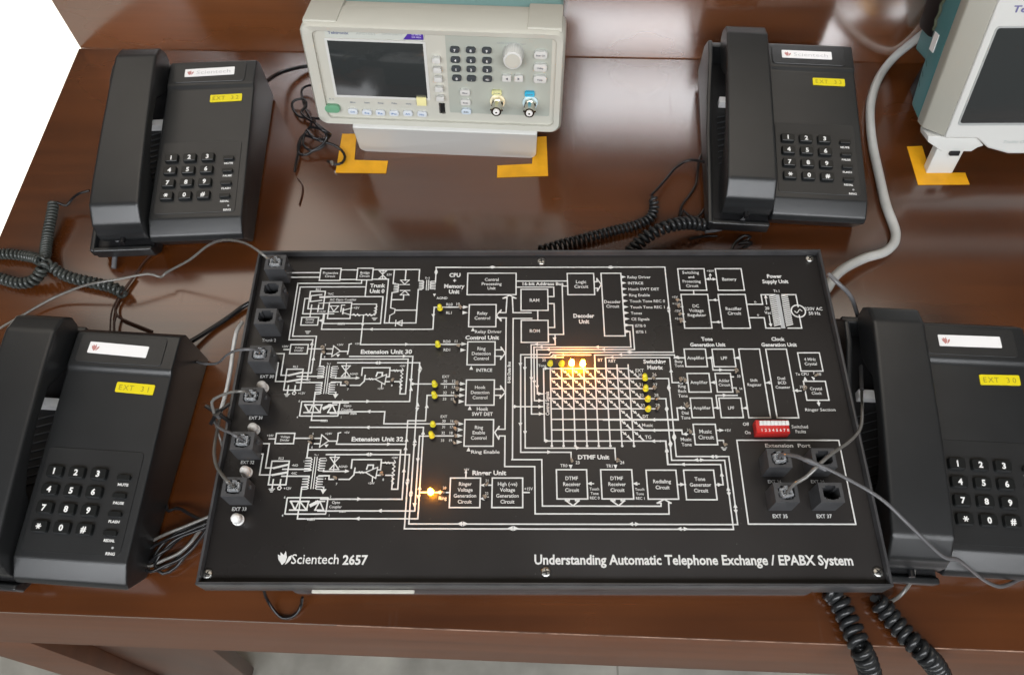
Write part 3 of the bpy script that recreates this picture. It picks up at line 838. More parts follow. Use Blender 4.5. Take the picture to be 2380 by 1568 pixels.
# extension units (drawn once for unit 32, repeated above for unit 30)
def ext_unit(off, d30):
    o = off
    L = lambda pts, w_=LW, sn=True: ln('D', pts, w_, sn, o)
    T = lambda a, b, s, h, **k: tx('D', a, b, s, h, off=o, **k)
    Bp = lambda a, b: bp('D', a, b)+o
    T(560, 598, '+24V', 24); L([(545, 632), (612, 632)])
    rc('D', 625, 573, 800, 682, 605, 820, off=o); T(715, 628, 'Voltage|Divider', 24, pitch=34)
    L([(812, 625), (1088, 625)]); L([(1080, 682), (965, 682), (942, 832), (985, 832)])
    tri([Bp(1100, 588), Bp(1078, 718), Bp(1175, 652)]); T(1175, 578, '+24V', 24); ar('D', 1150, 708, 'd', .0022, .0030, off=o)
    L([(1172, 655), (1262, 655), (1255, 688)]); L([(1262, 655), (1278, 572), (1300, 565)], .0008); T(1368, 566, '+5V', 24)
    L([(955, 748), (1942, 748), (1895, 1162), (1838, 1162), (1850, 1050)])
    zigzag(Bp(1868, 860), Bp(1845, 1120), 12, .0008)
    coilink(Bp(935, 835), .0042, .0088, 5); coilink(Bp(905, 1028), .0042, .0086, 5); coilink(Bp(1143, 835), .0042, .0088, 5, False); coilink(Bp(1115, 1028), .0042, .0086, 5, False)
    L([(985, 962), (955, 952), (690, 952)], .0009); L([(1030, 825), (983, 1155)], .0006); L([(1055, 825), (1010, 1155)], .0006); T(1045, 803, 'Tr.1', 20)
    L([(1120, 960), (1120, 974), (1375, 974)]); ar('D', 1370, 973, 'r', off=o)
    L([(1250, 797), (1218, 972)], .0007)
    for s in (1, -1):
        c = Bp(1235, 890-s*38)
        tri([c+Vector((-.0030, .0017*s)), c+Vector((.0030, .0017*s)), c+Vector((0, -.0022*s))])
    T(1325, 925, 'AGND', 24)
    L([(1072, 1020), (1180, 1020), (1175, 1058), (1392, 1058)]); L([(1392, 1058), (1440, 1010), (1452, 940)], LW, False); L([(1452, 985), (1560, 985)], .0008); zigzag(Bp(1485, 985), Bp(1550, 985), 5, .0006)
    tri([Bp(1692, 930), Bp(1670, 1048), Bp(1562, 985)]); L([(1575, 950), (1590, 908), (1648, 908), (1640, 945)], .0010)
    L([(1410, 940), (1425, 850), (1738, 850), (1715, 958), (1690, 958)]); L([(1738, 884), (1860, 884)], .0008); zigzag(Bp(1760, 884), Bp(1830, 884), 5, .0006)
    L([(1680, 1015), (1845, 1015)]); T(1872, 832, '+24V', 22); T(1625, 1100, '+24V', 24); L([(1630, 1080), (1640, 1035)], .0007); T(1258, 1108, '7', 26); T(1750, 1062, '8', 26); T(1010, 580, '5', 24); T(1000, 722, '6', 24)
    for a, b in ((1258, 1042), (1752, 1000), (1005, 625), (1000, 665)): PINS.append(Bp(a, b))
    T(915, 870, '1', 20); T(1152, 858, '3', 20); T(1140, 1052, '4', 20)
    rc('D', 577, 866, 722, 1115, 535, 758, off=o); T(675, 838, 'RL2', 26)
    L([(600, 938), (740, 905)], .0014, False); L([(585, 1012), (735, 985)], .0014, False); T(820, 912, '•NO', 25); T(810, 995, '•NC', 25); L([(680, 1025), (968, 1025)])
    if d30:
        L([(462, 682), (548, 682), (508, 938), (600, 938)]); L([(440, 792), (487, 792), (438, 1012), (585, 1012)])
    else:
        L([(470, 682), (548, 682), (508, 938), (600, 938)]); L([(448, 792), (487, 792), (438, 1012), (585, 1012)])
    L([(590, 1062), (577, 1155)]); ground(Bp(574, 1160)); L([(668, 1062), (658, 1130)]); c = Bp(654, 1150)
    stroke([c+Vector((.0012*math.cos(t), .0012*math.sin(t))) for t in (0, 1, 2, 3, 4, 5)], .0006, True); T(740, 1155, '+12V', 27)
    L([(945, 1140), (892, 1140), (868, 1288)]); L([(1110, 1140), (1122, 1140), (1118, 1175)], .0008); ar('D', 1117, 1190, 'd', .0034, .0040, off=o)
    # dashed opto coupler
    cs = [Bp(738, 1252), Bp(1168, 1252), Bp(1142, 1424), Bp(712, 1424)]
    for a, b in zip(cs, cs[1:]+cs[:1]):
        n = int((b-a).length/.0014)
        for k in range(n): stroke([a.lerp(b, (k+.15)/n), a.lerp(b, (k+.65)/n)], .0009)
    tri([Bp(775, 1288), Bp(870, 1288), Bp(862, 1380), Bp(815, 1380)], .0009); L([(780, 1290), (965, 1290)], .0010); L([(762, 1382), (945, 1382)], .0010)
    tri([Bp(868, 1290), Bp(962, 1290), Bp(940, 1380)], .0009); tri([Bp(770, 1290), Bp(860, 1290), Bp(820, 1378)], .0009)
    tri([Bp(1080, 1290), Bp(1028, 1382), Bp(1120, 1382)], .0009); L([(1040, 1290), (1130, 1290)], .0009); L([(990, 1330), (1050, 1300)], .0022, False)
    T(1250, 1325, 'Opto|Coupler', 30, pitch=46); T(712, 1248, '6', 26); T(1195, 1242, '2', 26); T(688, 1440, '4', 26); T(1180, 1440, '1', 26)
    L([(1090, 1268), (1260, 1268)]); L([(1060, 1392), (1260, 1392)]); L([(862, 1384), (838, 1475), (1000, 1475)])
    T(1320, 1392, 'mm', 34, bold=.03); T(990, 1475, 'mm', 38, bold=.03)
OFF = bp('A', 525, 1080)-bp('D', 625, 573)
ext_unit(Vector((0, 0)), False)
ext_unit(OFF, True)
tx('D', 1690, 635, 'Extension Unit 32', 46, .035, width=545); tx('A', 1568, 1160, 'Extension Unit 30', 46, .035, width=560)
def mix(*p): return [Vector(k) for k in p]
xu = (bp('D', 1947, 1268).x+bp('D', 2010, 440).x)/2
y1_ = bp('D', 1500, 1267).y
stroke(mix((bp('D', 1250, 1267).x, y1_), (xu, y1_), (xu, bp('D', 2100, 440).y), (bp('D', 2205, 300).x, bp('D', 2100, 440).y), (bp('D', 2205, 300).x, bp('D', 2240, 172).y), (bp('D', 2290, 172).x, bp('D', 2240, 172).y)))
stroke(mix((bp('D', 1255, 688).x, bp('D', 1600, 688).y), (xu, bp('D', 1600, 688).y)))
x3 = (bp('D', 2075, 1390).x+bp('D', 2140, 605).x)/2
stroke(mix((bp('D', 1240, 1391).x, bp('D', 1600, 1391).y), (x3, bp('D', 1600, 1391).y), (x3, bp('D', 2200, 602).y), (bp('D', 2270, 602).x, bp('D', 2200, 602).y)))
x4 = (bp('D', 2110, 1472).x+bp('D', 2180, 502).x)/2
stroke(mix((bp('D', 990, 1473).x, bp('D', 1500, 1473).y), (x4, bp('D', 1500, 1473).y), (x4, bp('D', 1500, 510).y), (bp('D', 975, 512).x, bp('D', 1500, 510).y)))
stroke(mix((x4, bp('D', 2250, 1195).y), (bp('D', 2350, 1195).x, bp('D', 2250, 1195).y)))
x5 = (bp('A', 1855, 1210).x+bp('D', 2030, 238).x)/2
stroke(mix((bp('A', 1165, 1212).x, bp('A', 1500, 1210).y), (x5, bp('A', 1500, 1210).y), (x5, bp('D', 1700, 238).y), (bp('D', 1300, 238).x, bp('D', 1700, 238).y)))
ln('D', [(1270, 345), (1772, 345), (1750, 473), (2350, 473)])
ln('D', [(2050, 53), (2350, 53)])
for x, y, dd in ((1815, 688, 'r'), (1575, 797, 'l'), (1632, 797, 'r'), (1500, 1267, 'r'), (1710, 1391, 'l'), (1475, 1473, 'l'), (1595, 238, 'r'), (1592, 345, 'l'), (1582, 512, 'l'),
                 (1997, 640, 'u'), (1987, 728, 'u'), (1970, 960, 'u'), (2010, 1055, 'u'), (2003, 1112, 'd'), (2115, 270, 'u'), (2108, 325, 'd'), (2085, 650, 'u'), (2080, 708, 'd'), (2045, 1185, 'u'), (2040, 1240, 'd'),
                 (2115, 860, 'd'), (2080, 1335, 'd'), (2172, 565, 'u'), (2135, 1145, 'u'), (2122, 1250, 'd'), (2210, 285, 'u'), (2045, 105, 'u'), (2075, 53, 'r')): ar('D', x, y, dd)
for x, y, dd in ((1770, 1210, 'r'), (1450, 1282, 'l'), (1508, 1282, 'r'), (1940, 1330, 'u'), (1932, 1378, 'd'), (1835, 1478, 'd')): ar('A', x, y, dd)
# captions at the left sockets and the title
tx('A', 285, 1035, 'Trunk 2', 32, .02); tx('A', 265, 1430, 'EXT 30', 34, .02); tx('D', 405, 412, 'EXT 31', 34, .02); tx('D', 320, 880, 'EXT 32', 34, .02); tx('D', 232, 1372, 'EXT 33', 38, .02)
TITLE = MB()
def title(u0, u1, v, s, hpx, bold):
    a, b = at(u0, v, ZF), at(u1, v, ZF)
    k = (at((u0+u1)/2, v-10, ZF)-at((u0+u1)/2, v+10, ZF)).length/20
    put_text(TITLE, s, (a.x+b.x)/2, (a.y+b.y)/2, ZP+.0002, hpx*k, bold, 0, 1, (b-a).length)
title(1242, 1981, 1300, 'Understanding Automatic Telephone Exchange / EPABX System', 23, .026)
BIG = TITLE; TITLE = MB()
title(678, 788, 1298, 'Scientech', 23, .008); title(797, 855, 1300, '2657', 22, .03)
def leafmark(mb, M, s, z):
    for pts in (((-.1, -.5), (-.42, -.1), (-.5, .25), (-.3, .15), (-.32, .42), (-.05, .2), (.05, .5), (.2, .05), (.12, -.3)), ((.1, -.5), (.2, -.2), (.32, .1), (.55, .22), (.5, -.1), (.3, -.35))):
        mb.add([(x*s, y*s, z) for x, y in pts], [tuple(range(len(pts)))[::-1]], M)
c = at(661, 1296, ZF)
MARK = MB()
leafmark(MARK, Matrix.Translation((c.x, c.y, 0)), .0085, ZP+.0002)

def board():
    W, D = .42, .2441
    t = thing('trainer_board', 'wide black telephone exchange trainer with white circuit diagram and lit amber lamps', 'trainer board')
    MB().box(-.168, .182, -.1145, .108, .0, .058).build('housing', BLACK, t, .003)
    rim = MB()
    x0, x1, y0, y1, th = -W/2, W/2, -D/2, D/2, .0018
    rim.box(x0, x1, y0, y0+th, .052, HB).box(x0, x1, y1-th, y1, .052, HB)
    rim.box(x0, x0+th, y0+th, y1-th, .052, HB).box(x1-th, x1, y0+th, y1-th, .052, HB)
    rim.build('rim', mat('black steel rim with painted sheen', (.045, .045, .047), .3, noise=.3, nscale=60), t, .0005)  # lighter than the housing: the sheen along its edges is in the colour
    f = MB().box(x0+th+.0003, x1-th-.0003, y0+th+.0003, y1-th-.0003, .0585, ZF).build('faceplate', FACE, t, .0003)
    INK.build('printed_diagram', SILK, f, smooth=0)
    CORE.build('printed_core', PRINT_G, f, smooth=0)
    LET.build('lettering', SILK, f, smooth=0)
    BIG.build('title_lettering', SILK, f, smooth=0)
    TITLE.build('maker_lettering', SILK, f, smooth=0)
    MARK.build('maker_mark', SILK, f, smooth=0)
    a, b = at(726, 1366, .057), at(964, 1366, .057)
    MB().box(a.x, b.x, y0-.0024, y0-.0002, .0560, .0580).build('pale_strip', STRIPM, t, .0006)
    du = MB()
    for k in range(170):
        x_, y_ = random.uniform(-.2, .2), random.uniform(-.115, .115)
        r_ = random.uniform(.00008, .00024)
        du.add([(x_+r_*math.cos(q_*1.257+k), y_+r_*math.sin(q_*1.257+k), ZF+.0009) for q_ in range(5)], [(0, 1, 2, 3, 4)])
    dd = du.build('dust', mat('grey dust', (.22, .22, .21), .8), f, smooth=0)
    dd['kind'] = 'stuff'
    # screws
    for reg, x, y in (('B', 1040, 105), ('C', 1500, 75), ('H', 265, 575)):
        SCR.append(bp(reg, x, y))
    for u, v in ((1269, 1329), (2040, 1329)):
        p = at(u, v, ZF); SCR.append(Vector((p.x, p.y)))
    first = None
    for k, p in enumerate(SCR):
        if first is None:
            m_ = MB().cyl((0, 0, 0), .0032, .0004, 20, dome=.0011)
            first = m_.build('screw', STEEL, t)
            cr = MB().box(-.0018, .0018, -.00035, .00035, .0013, .00165).box(-.00035, .00035, -.0018, .0018, .0013, .00166).build('cross_slot', HOLE, first, smooth=0)
            o = first
        else:
            o = first.copy(); COL.objects.link(o); o.parent = t
            c_ = cr.copy(); COL.objects.link(c_); c_.parent = o
        o.location = (p.x, p.y, ZF+.0001)
        o.rotation_euler = (0, 0, k*.5+.2)
    # sockets
    def jack(cx_, cy_):
        w2, d2, H = .0073, .0062, .018
        hole = [(-.0050, -.0030), (-.0040, -.0030), (-.0040, -.0042), (-.0012, -.0042), (-.0012, -.0046), (.0018, -.0046), (.0018, -.0042), (.0040, -.0042), (.0040, -.0030), (.0052, -.0030), (.0052, .0030), (.0032, .0030), (.0032, .0044), (-.0032, .0044), (-.0032, .0030), (-.0050, .0030)]
        n = len(hole)
        outer = []
        for x, y in hole:
            s = max(abs(x)/w2, abs(y)/d2)
            outer.append((x/s, y/s))
        # corners of the outer ring
        vs = [(x, y, H) for x, y in outer]+[(x, y, H) for x, y in hole]+[(x, y, .004) for x, y in hole]
        fs = [(i, (i+1) % n, n+(i+1) % n, n+i) for i in range(n)]+[(n+i, n+(i+1) % n, 2*n+(i+1) % n, 2*n+i) for i in range(n)]
        b_ = MB()
        b_.add(vs, fs)
        o_ = b_
        o_.add([(x, y, H) for x, y in outer]+[(x, y, 0) for x, y in outer], [(i, (i+1) % n, n+(i+1) % n, n+i) for i in range(n)])
        for sx in (-1, 1):
            for sy in (-1, 1):   # fill the four corners cut by the ring
                near = sorted(range(n), key=lambda i: (outer[i][0]-sx*w2)**2+(outer[i][1]-sy*d2)**2)[:2]
                A, B_ = outer[near[0]], outer[near[1]]
                o_.prism([A, B_, (sx*w2, sy*d2)], 0, H)
        return o_
    proto = None
    for (u, v) in JACKS:
        p = at(u, v, ZF+.018)
        if proto is None:
            proto = jack(0, 0).build('jack_socket', JACK, t, smooth=0)
            fl = MB().box(-.0055, .0055, -.0048, .0048, .0035, .0045).build('contact_well', HOLE, proto)
            pinb = MB()
            for k in range(4): pinb.box(-.0018+k*.0011, -.0014+k*.0011, -.0036, .0005, .0046, .0060)
            pn = pinb.build('contact_pins', BRASS, proto, smooth=0)
            lug = MB().box(.0073, .0090, .0005, .0030, .0105, .0128).build('side_lug', JACK, proto, .0003)
            o = proto
        else:
            o = proto.copy(); COL.objects.link(o); o.parent = t
            for ch in (fl, pn, lug):
                c_ = ch.copy(); COL.objects.link(c_); c_.parent = o
        o.location = (p.x, p.y, ZF)
    # white push buttons
    o = None
    for reg, x, y in (('D', 443, 35), ('D', 348, 480), ('D', 263, 935), ('D', 170, 1440)):
        p = bp(reg, x, y, ZF+.010)
        if o is None:
            o = pr = MB().cyl((0, 0, 0), .0032, .0075, 20, dome=.0032).cyl((0, 0, 0), .0037, .0022, 20).build('push_button', WHITEC, t)
        else:
            o = pr.copy(); COL.objects.link(o); o.parent = t
        o.location = (p.x, p.y, ZF)
        o.rotation_euler = (.12, .10, 0)
    # lamps
    def lamp(p, mt, nm, tilt=0):
        o_ = LP.get(nm)
        if o_ is None:
            o_ = MB().cyl((0, 0, 0), .0020, .0008, 14).cyl((0, 0, .0008), .00160, .0030, 14, dome=.0016).build(nm, mt, t)
            LP[nm] = o_
            sh = MB().cyl((0, 0, -.0022), .0016, .0021, 10).build('lamp_holder', PHONE_D, o_)
            LP[nm+'h'] = sh
        else:
            sh = LP[nm+'h'].copy(); COL.objects.link(sh)
            o_ = o_.copy(); COL.objects.link(o_); o_.parent = t
            sh.parent = o_
        o_.location = (p.x, p.y, ZF+.0024)
        o_.rotation_euler = (tilt, tilt*.7, 0)
    LP = {}
    for reg, x, y in (('B', 45, 547), ('B', 25, 905), ('D', 2290, 45), ('D', 2290, 165), ('D', 2270, 465), ('D', 2260, 585), ('F', 418, 208), ('F', 540, 212), ('F', 1463, 370), ('F', 1468, 485), ('F', 1490, 598), ('F', 1492, 705)):
        lamp(bp(reg, x, y, ZF+.0052), YLED, 'yellow_lamp', random.uniform(-.25, .1))
    for reg, x, y in (('F', 655, 205), ('F', 775, 212)):
        lamp(bp(reg, x, y, ZF+.0052), LIT, 'lit_lamp')
    lamp(bp('D', 2247, 1180, ZF+.0052), LIT2, 'lit_ring_lamp')
    # test pins
    o = None
    for p in PINS:
        if o is None:
            q = MB().cyl((0, 0, 0), .0007, .0032, 8)
            q.tube([(.0011*math.cos(a), 0, .0042+.0013*math.sin(a)) for a in [k*.524 for k in range(13)]], .00042, 6)
            o = pr = q.build('test_pin', TAN, t)
            ba = MB().cyl((0, 0, .0002), .0013, .0010, 10).build('pin_collar', PHONE_D, o)
        else:
            o = pr.copy(); COL.objects.link(o); o.parent = t
            c_ = ba.copy(); COL.objects.link(c_); c_.parent = o
        o.location = (p.x, p.y-.0010, ZF)
        o.rotation_euler = (random.uniform(-.2, .2), random.uniform(-.2, .2), random.uniform(-1, 1))
    # red switch bank
    z = ZF+.0075
    a, b = bp('G', 1150, 130, z), bp('G', 1408, 255, z)
    a.x, b.x = bp('G', 1145, 190, z).x, bp('G', 1412, 190, z).x
    ya, yb = bp('G', 1270, 122, z).y, bp('G', 1270, 228, z).y
    sw = MB().box(a.x, b.x, yb, ya, ZF, z).build('switch_bank', RED, t, .0004)
    wd = (b.x-a.x)*.90
    lv, wl = MB(), MB()
    for k in range(8):
        x = a.x+(b.x-a.x)*.10+wd*(k+.5)/8
        ym = yb+(ya-yb)*.72
        s = MB().box(-.0011, .0011, -.0014, .0016, -.0003, .0013)
        if k == 0:
            l0 = s.build('switch_lever', PRINT, sw, .0003)
            o = l0
        else:
            o = l0.copy(); COL.objects.link(o); o.parent = sw
        o.location = (x, ym, z)
        put_text(wl, str(k+1), x, yb+(ya-yb)*.22, z+.0002, .0020, .02)
    wl.build('switch_digits', PRINT, sw, smooth=0)
    return t
SCR = []
JACKS = [px('A', 350, 178), px('A', 305, 467), px('A', 243, 768), px('A', 178, 1177), px('D', 350, 178), px('D', 262, 650), px('D', 172, 1135),
         px('G', 1330, 427), px('G', 1690, 425), px('G', 1386, 705), px('G', 1748, 705)]
BOARD = board()

# ------------------------------------------------------------------ telephones
def surf(y): return .0352+.1205*(y+.0156)
def phone_proto():
    P = []                                          # (name, mesh object, parent index)
    def part(o, par=None): P.append((o, par)); return len(P)-1
    # keypad half of the body
    prof = [(-.018, .001), (-.0305, .0225), (-.0285, .0275), (-.0165, .0352), (.113, surf(.113)), (.1165, .0530), (.143, .0545), (.149, .047), (.152, .001)]
    b = MB().sidex(prof, -.0125, .0645)
    # cradle half: floor and raised rim
    fl = [(-.022, .001), (-.034, .013), (.149, .024), (.151, .001)]
    b.sidex(fl, -.0615, -.0127)
    rimp = [(-.0300, .006), (-.0345, .012), (-.0350, .020), (.010, .0265), (.055, .031), (.092, .042), (.125, .055), (.142, .056), (.1525, .040), (.1525, .010)]
    b.sidex(rimp, -.0640, -.0600)
    b.sidex([(-.0255, .001), (-.0345, .009), (-.0355, .020), (-.0315, .020), (-.0200, .001)], -.0615, -.0127)
    b.sidex([(.146, .001), (.146, .046), (.1515, .046), (.1525, .001)], -.0615, -.0127)
    body = part(b.build('body', PHONE, None, .0016, 3))
    part(MB().box(-.0505, -.0205, .0925, .0995, .020, .0300).build('hook_tag', LABEL, None, .0006), body)
    rb = MB()
    for k in range(9):
        y = .084-k*.0064
        zc = .0160+.0583*(y+.0295)
        rb.add([(-.052, y-.004, zc+.0012), (-.0150, y+.0085, zc+.0018), (-.0150, y+.0091, zc+.0018), (-.052, y-.0034, zc+.0012), (-.052, y-.004, zc-.002), (-.0150, y+.0085, zc-.002), (-.0150, y+.0091, zc-.002), (-.052, y-.0034, zc-.002)],
               [(0, 1, 2, 3), (0, 4, 5, 1), (1, 5, 6, 2), (2, 6, 7, 3), (3, 7, 4, 0)])
    part(MB().sidex([(-.0295, .0120), (-.0295, .0160), (.1455, .0262), (.1455, .0150)], -.0598, -.0129).build('cradle', PHONE_D, None, smooth=0), body)
    part(rb.build('speaker_ribs', mat('rib plastic', (.05, .052, .055), .3), None, smooth=0), body)
    # keypad plate and name recess: thin raised plates
    TL = Matrix.Translation((0, -.0156, .0352)) @ Matrix.Rotation(math.atan(.1205), 4, 'X')
    pl = MB(TL).prism(rrect(-.0085, .0588, .0035, .0735, .003), .0000, .0006)
    part(pl.build('keypad_plate', PHONE, None, .0002, 1))
    TT = Matrix.Translation((0, .1165, .0530)) @ Matrix.Rotation(math.atan(.0015/.0265), 4, 'X')
    part(MB(TT).prism(rrect(-.0075, .0560, .0025, .0245, .003), -.0002, .0007).build('name_plate', PHONE, None, .0002, 1))
    keys = ['1', '2', '3', '4', '5', '6', '7', '8', '9', '*', '0', '#']
    kx = [.0013+.0153*i for i in range(3)]
    kyl = [.0565-.01235*j for j in range(4)]
    k0 = d0 = None
    for i, s in enumerate(keys):
        x, y = kx[i % 3], kyl[i//3]
        k = MB(TL).prism(rrect(x-.0057, x+.0057, y-.0040, y+.0040, .0012, 3), .0005, .0036, None, rrect(x-.0052, x+.0052, y-.0034, y+.0036, .0010, 3))
        ki = part(k.build('key', KEY, None, .0003, 1))
        d = MB(TL)
        if s == '*':
            for a_ in (0, 1.047, 2.094):
                c_, n_ = math.cos(a_)*.0019, math.sin(a_)*.0019
                wx, wy = -math.sin(a_)*.0004, math.cos(a_)*.0004
                d.add([(x-c_-wx, y-n_-wy, .00375+a_*.00002), (x+c_-wx, y+n_-wy, .00375+a_*.00002), (x+c_+wx, y+n_+wy, .00375+a_*.00002), (x-c_+wx, y-n_+wy, .00375+a_*.00002)], [(0, 1, 2, 3)])
        else:
            put_text(d, s, x, y, .00375, .0040, .04, narrow=1.0)
        part(d.build('digit', PRINT, None, smooth=0), ki)
    for j, s in enumerate(('MUTE', 'PAUSE', 'FLASH', 'REDIAL')):
        x, y = .0495, .0548-.01235*j
        k = MB(TL).prism(rrect(x-.0045, x+.0045, y-.0012, y+.0022, .001, 3), .0005, .0030)
        ki = part(k.build('function_key', KEY, None, .0003, 1))
        d = MB(TL)
        put_text(d, s, x, y-.0042, .00075, .0018, .03, width=.0074)
        part(d.build('caption', PRINT, None, smooth=0), ki)
    d = MB(TL)
    put_text(d, 'RING', .0523, .0052, .00075, .0019, .03, width=.0062)
    part(d.build('ring_caption', PRINT, None, smooth=0))
    part(MB(TL).cyl((.0530, .0090, .0004), .0008, .0006, 8).build('ring_lamp', PRINT_G, None))
    # handset
    zt = lambda y: 0
    hp = [(-.0262, .0385), (-.0257, .0415), (-.0135, .0525), (.010, .0575), (.060, .0655), (.105, .0715), (.132, .0740), (.145, .0700), (.1515, .0600), (.1505, .0500), (.144, .0470),
          (.118, .0450), (.108, .0500), (.096, .0580), (.070, .0560), (.040, .0490), (.026, .0420), (.018, .0300), (.008, .0220), (-.016, .0190), (-.026, .0200), (-.0285, .0250), (-.0285, .0330)]
    h = MB().sidex(hp, -.0530, -.0145)
    for v in h.v:
        v.x = -.0338+(v.x+.0338)*(1.04-.9*(v.y-.0)*.9)
    hi = part(h.build('handset', PHONE, None, .0052, 4, smooth=60))
    part(MB().cyl((-.034, 0, 0), .0022, .008, 10, M=Matrix.Translation((0, -.0255, .027)) @ Matrix.Rotation(math.pi/2, 4, 'X')).build('cord_boot', WIREB, None), hi)
    return P
def assemble(P, t, copy):
    res = []
    for o, par in P:
        q = o
        if copy:
            q = o.copy(); COL.objects.link(q)
        q.parent = t if par is None else res[par]
        res.append(q)
    return res
TL = Matrix.Translation((0, -.0156, .0352)) @ Matrix.Rotation(math.atan(.1205), 4, 'X')
TT = Matrix.Translation((0, .1165, .0530)) @ Matrix.Rotation(math.atan(.0015/.0265), 4, 'X')
TL0, TT0 = TL, TT
PP = phone_proto()
phones = (('33', (.2103, .2150), -.0700, 'telephone with yellow EXT 33 tape, between the signal generator and the pale cable'),
          ('32', (-.3087, .1945), .0433, 'telephone with yellow EXT 32 tape, near the far left desk corner'),
          ('31', (-.3348, -.0818), -.0647, 'telephone with yellow EXT 31 tape, left of the trainer'),
          ('30', (.2782, -.0759), -.0562, 'telephone with yellow EXT 30 tape, under the long crossing cord'))
PH = {}
for i, (num, (x, y), rz, lab) in enumerate(phones):
    t = thing('desk_telephone', 'black '+lab, 'telephone', (x, y, 0), rz, 'black desk telephones')
    assemble(PP, t, i > 0)
    PH[num] = t
    TT, TL = TT0 @ Matrix.Translation((.02, .013, 0)) @ Matrix.Rotation((.0, .03, -.035, .015)[i], 4, 'Z') @ Matrix.Translation((-.02+(0, .0012, -.001, .0006)[i], -.013, 0)), TL0 @ Matrix.Translation((.04, .119, 0)) @ Matrix.Rotation((.0, .02, -.03, .03)[i], 4, 'Z') @ Matrix.Translation((-.04, -.119, 0))
    n = MB(TT).prism(rrect(-.0005+.0016, .0450, .0090, .0178, .0006, 2), .0007, .0011).build('name_label', LABEL, t, smooth=0)
    mk = MB(TT)
    leafmark(mk, Matrix.Translation((.0060, .0134, 0)), .0055, .00125)
    mk.build('red_mark', LOGO, n, smooth=0)
    if num in ('32', '33'):
        d = MB(TT)
        put_text(d, 'Scientech', .0265, .0133, .00125, .0040, .0, width=.030)
        d.build('label_lettering', mat('faint grey print', (.55, .55, .55), .5), n, smooth=0)
    yl = MB(TL).prism(rrect(.0270, .0548, .1150, .1225, .0008, 2), .0002, .0009).build('extension_tape', YLAB, t, smooth=0)
    d = MB(TL)
    for ch, xx in zip('EXT', (.0305, .0345, .0385)): put_text(d, ch, xx, .11875, .00105, .0040, .0)
    for ch, xx in zip(num, (.0465, .0508)): put_text(d, ch, xx, .11875, .00105, .0040, .0)
    d.build('tape_lettering', YLAB_T, yl, smooth=0)

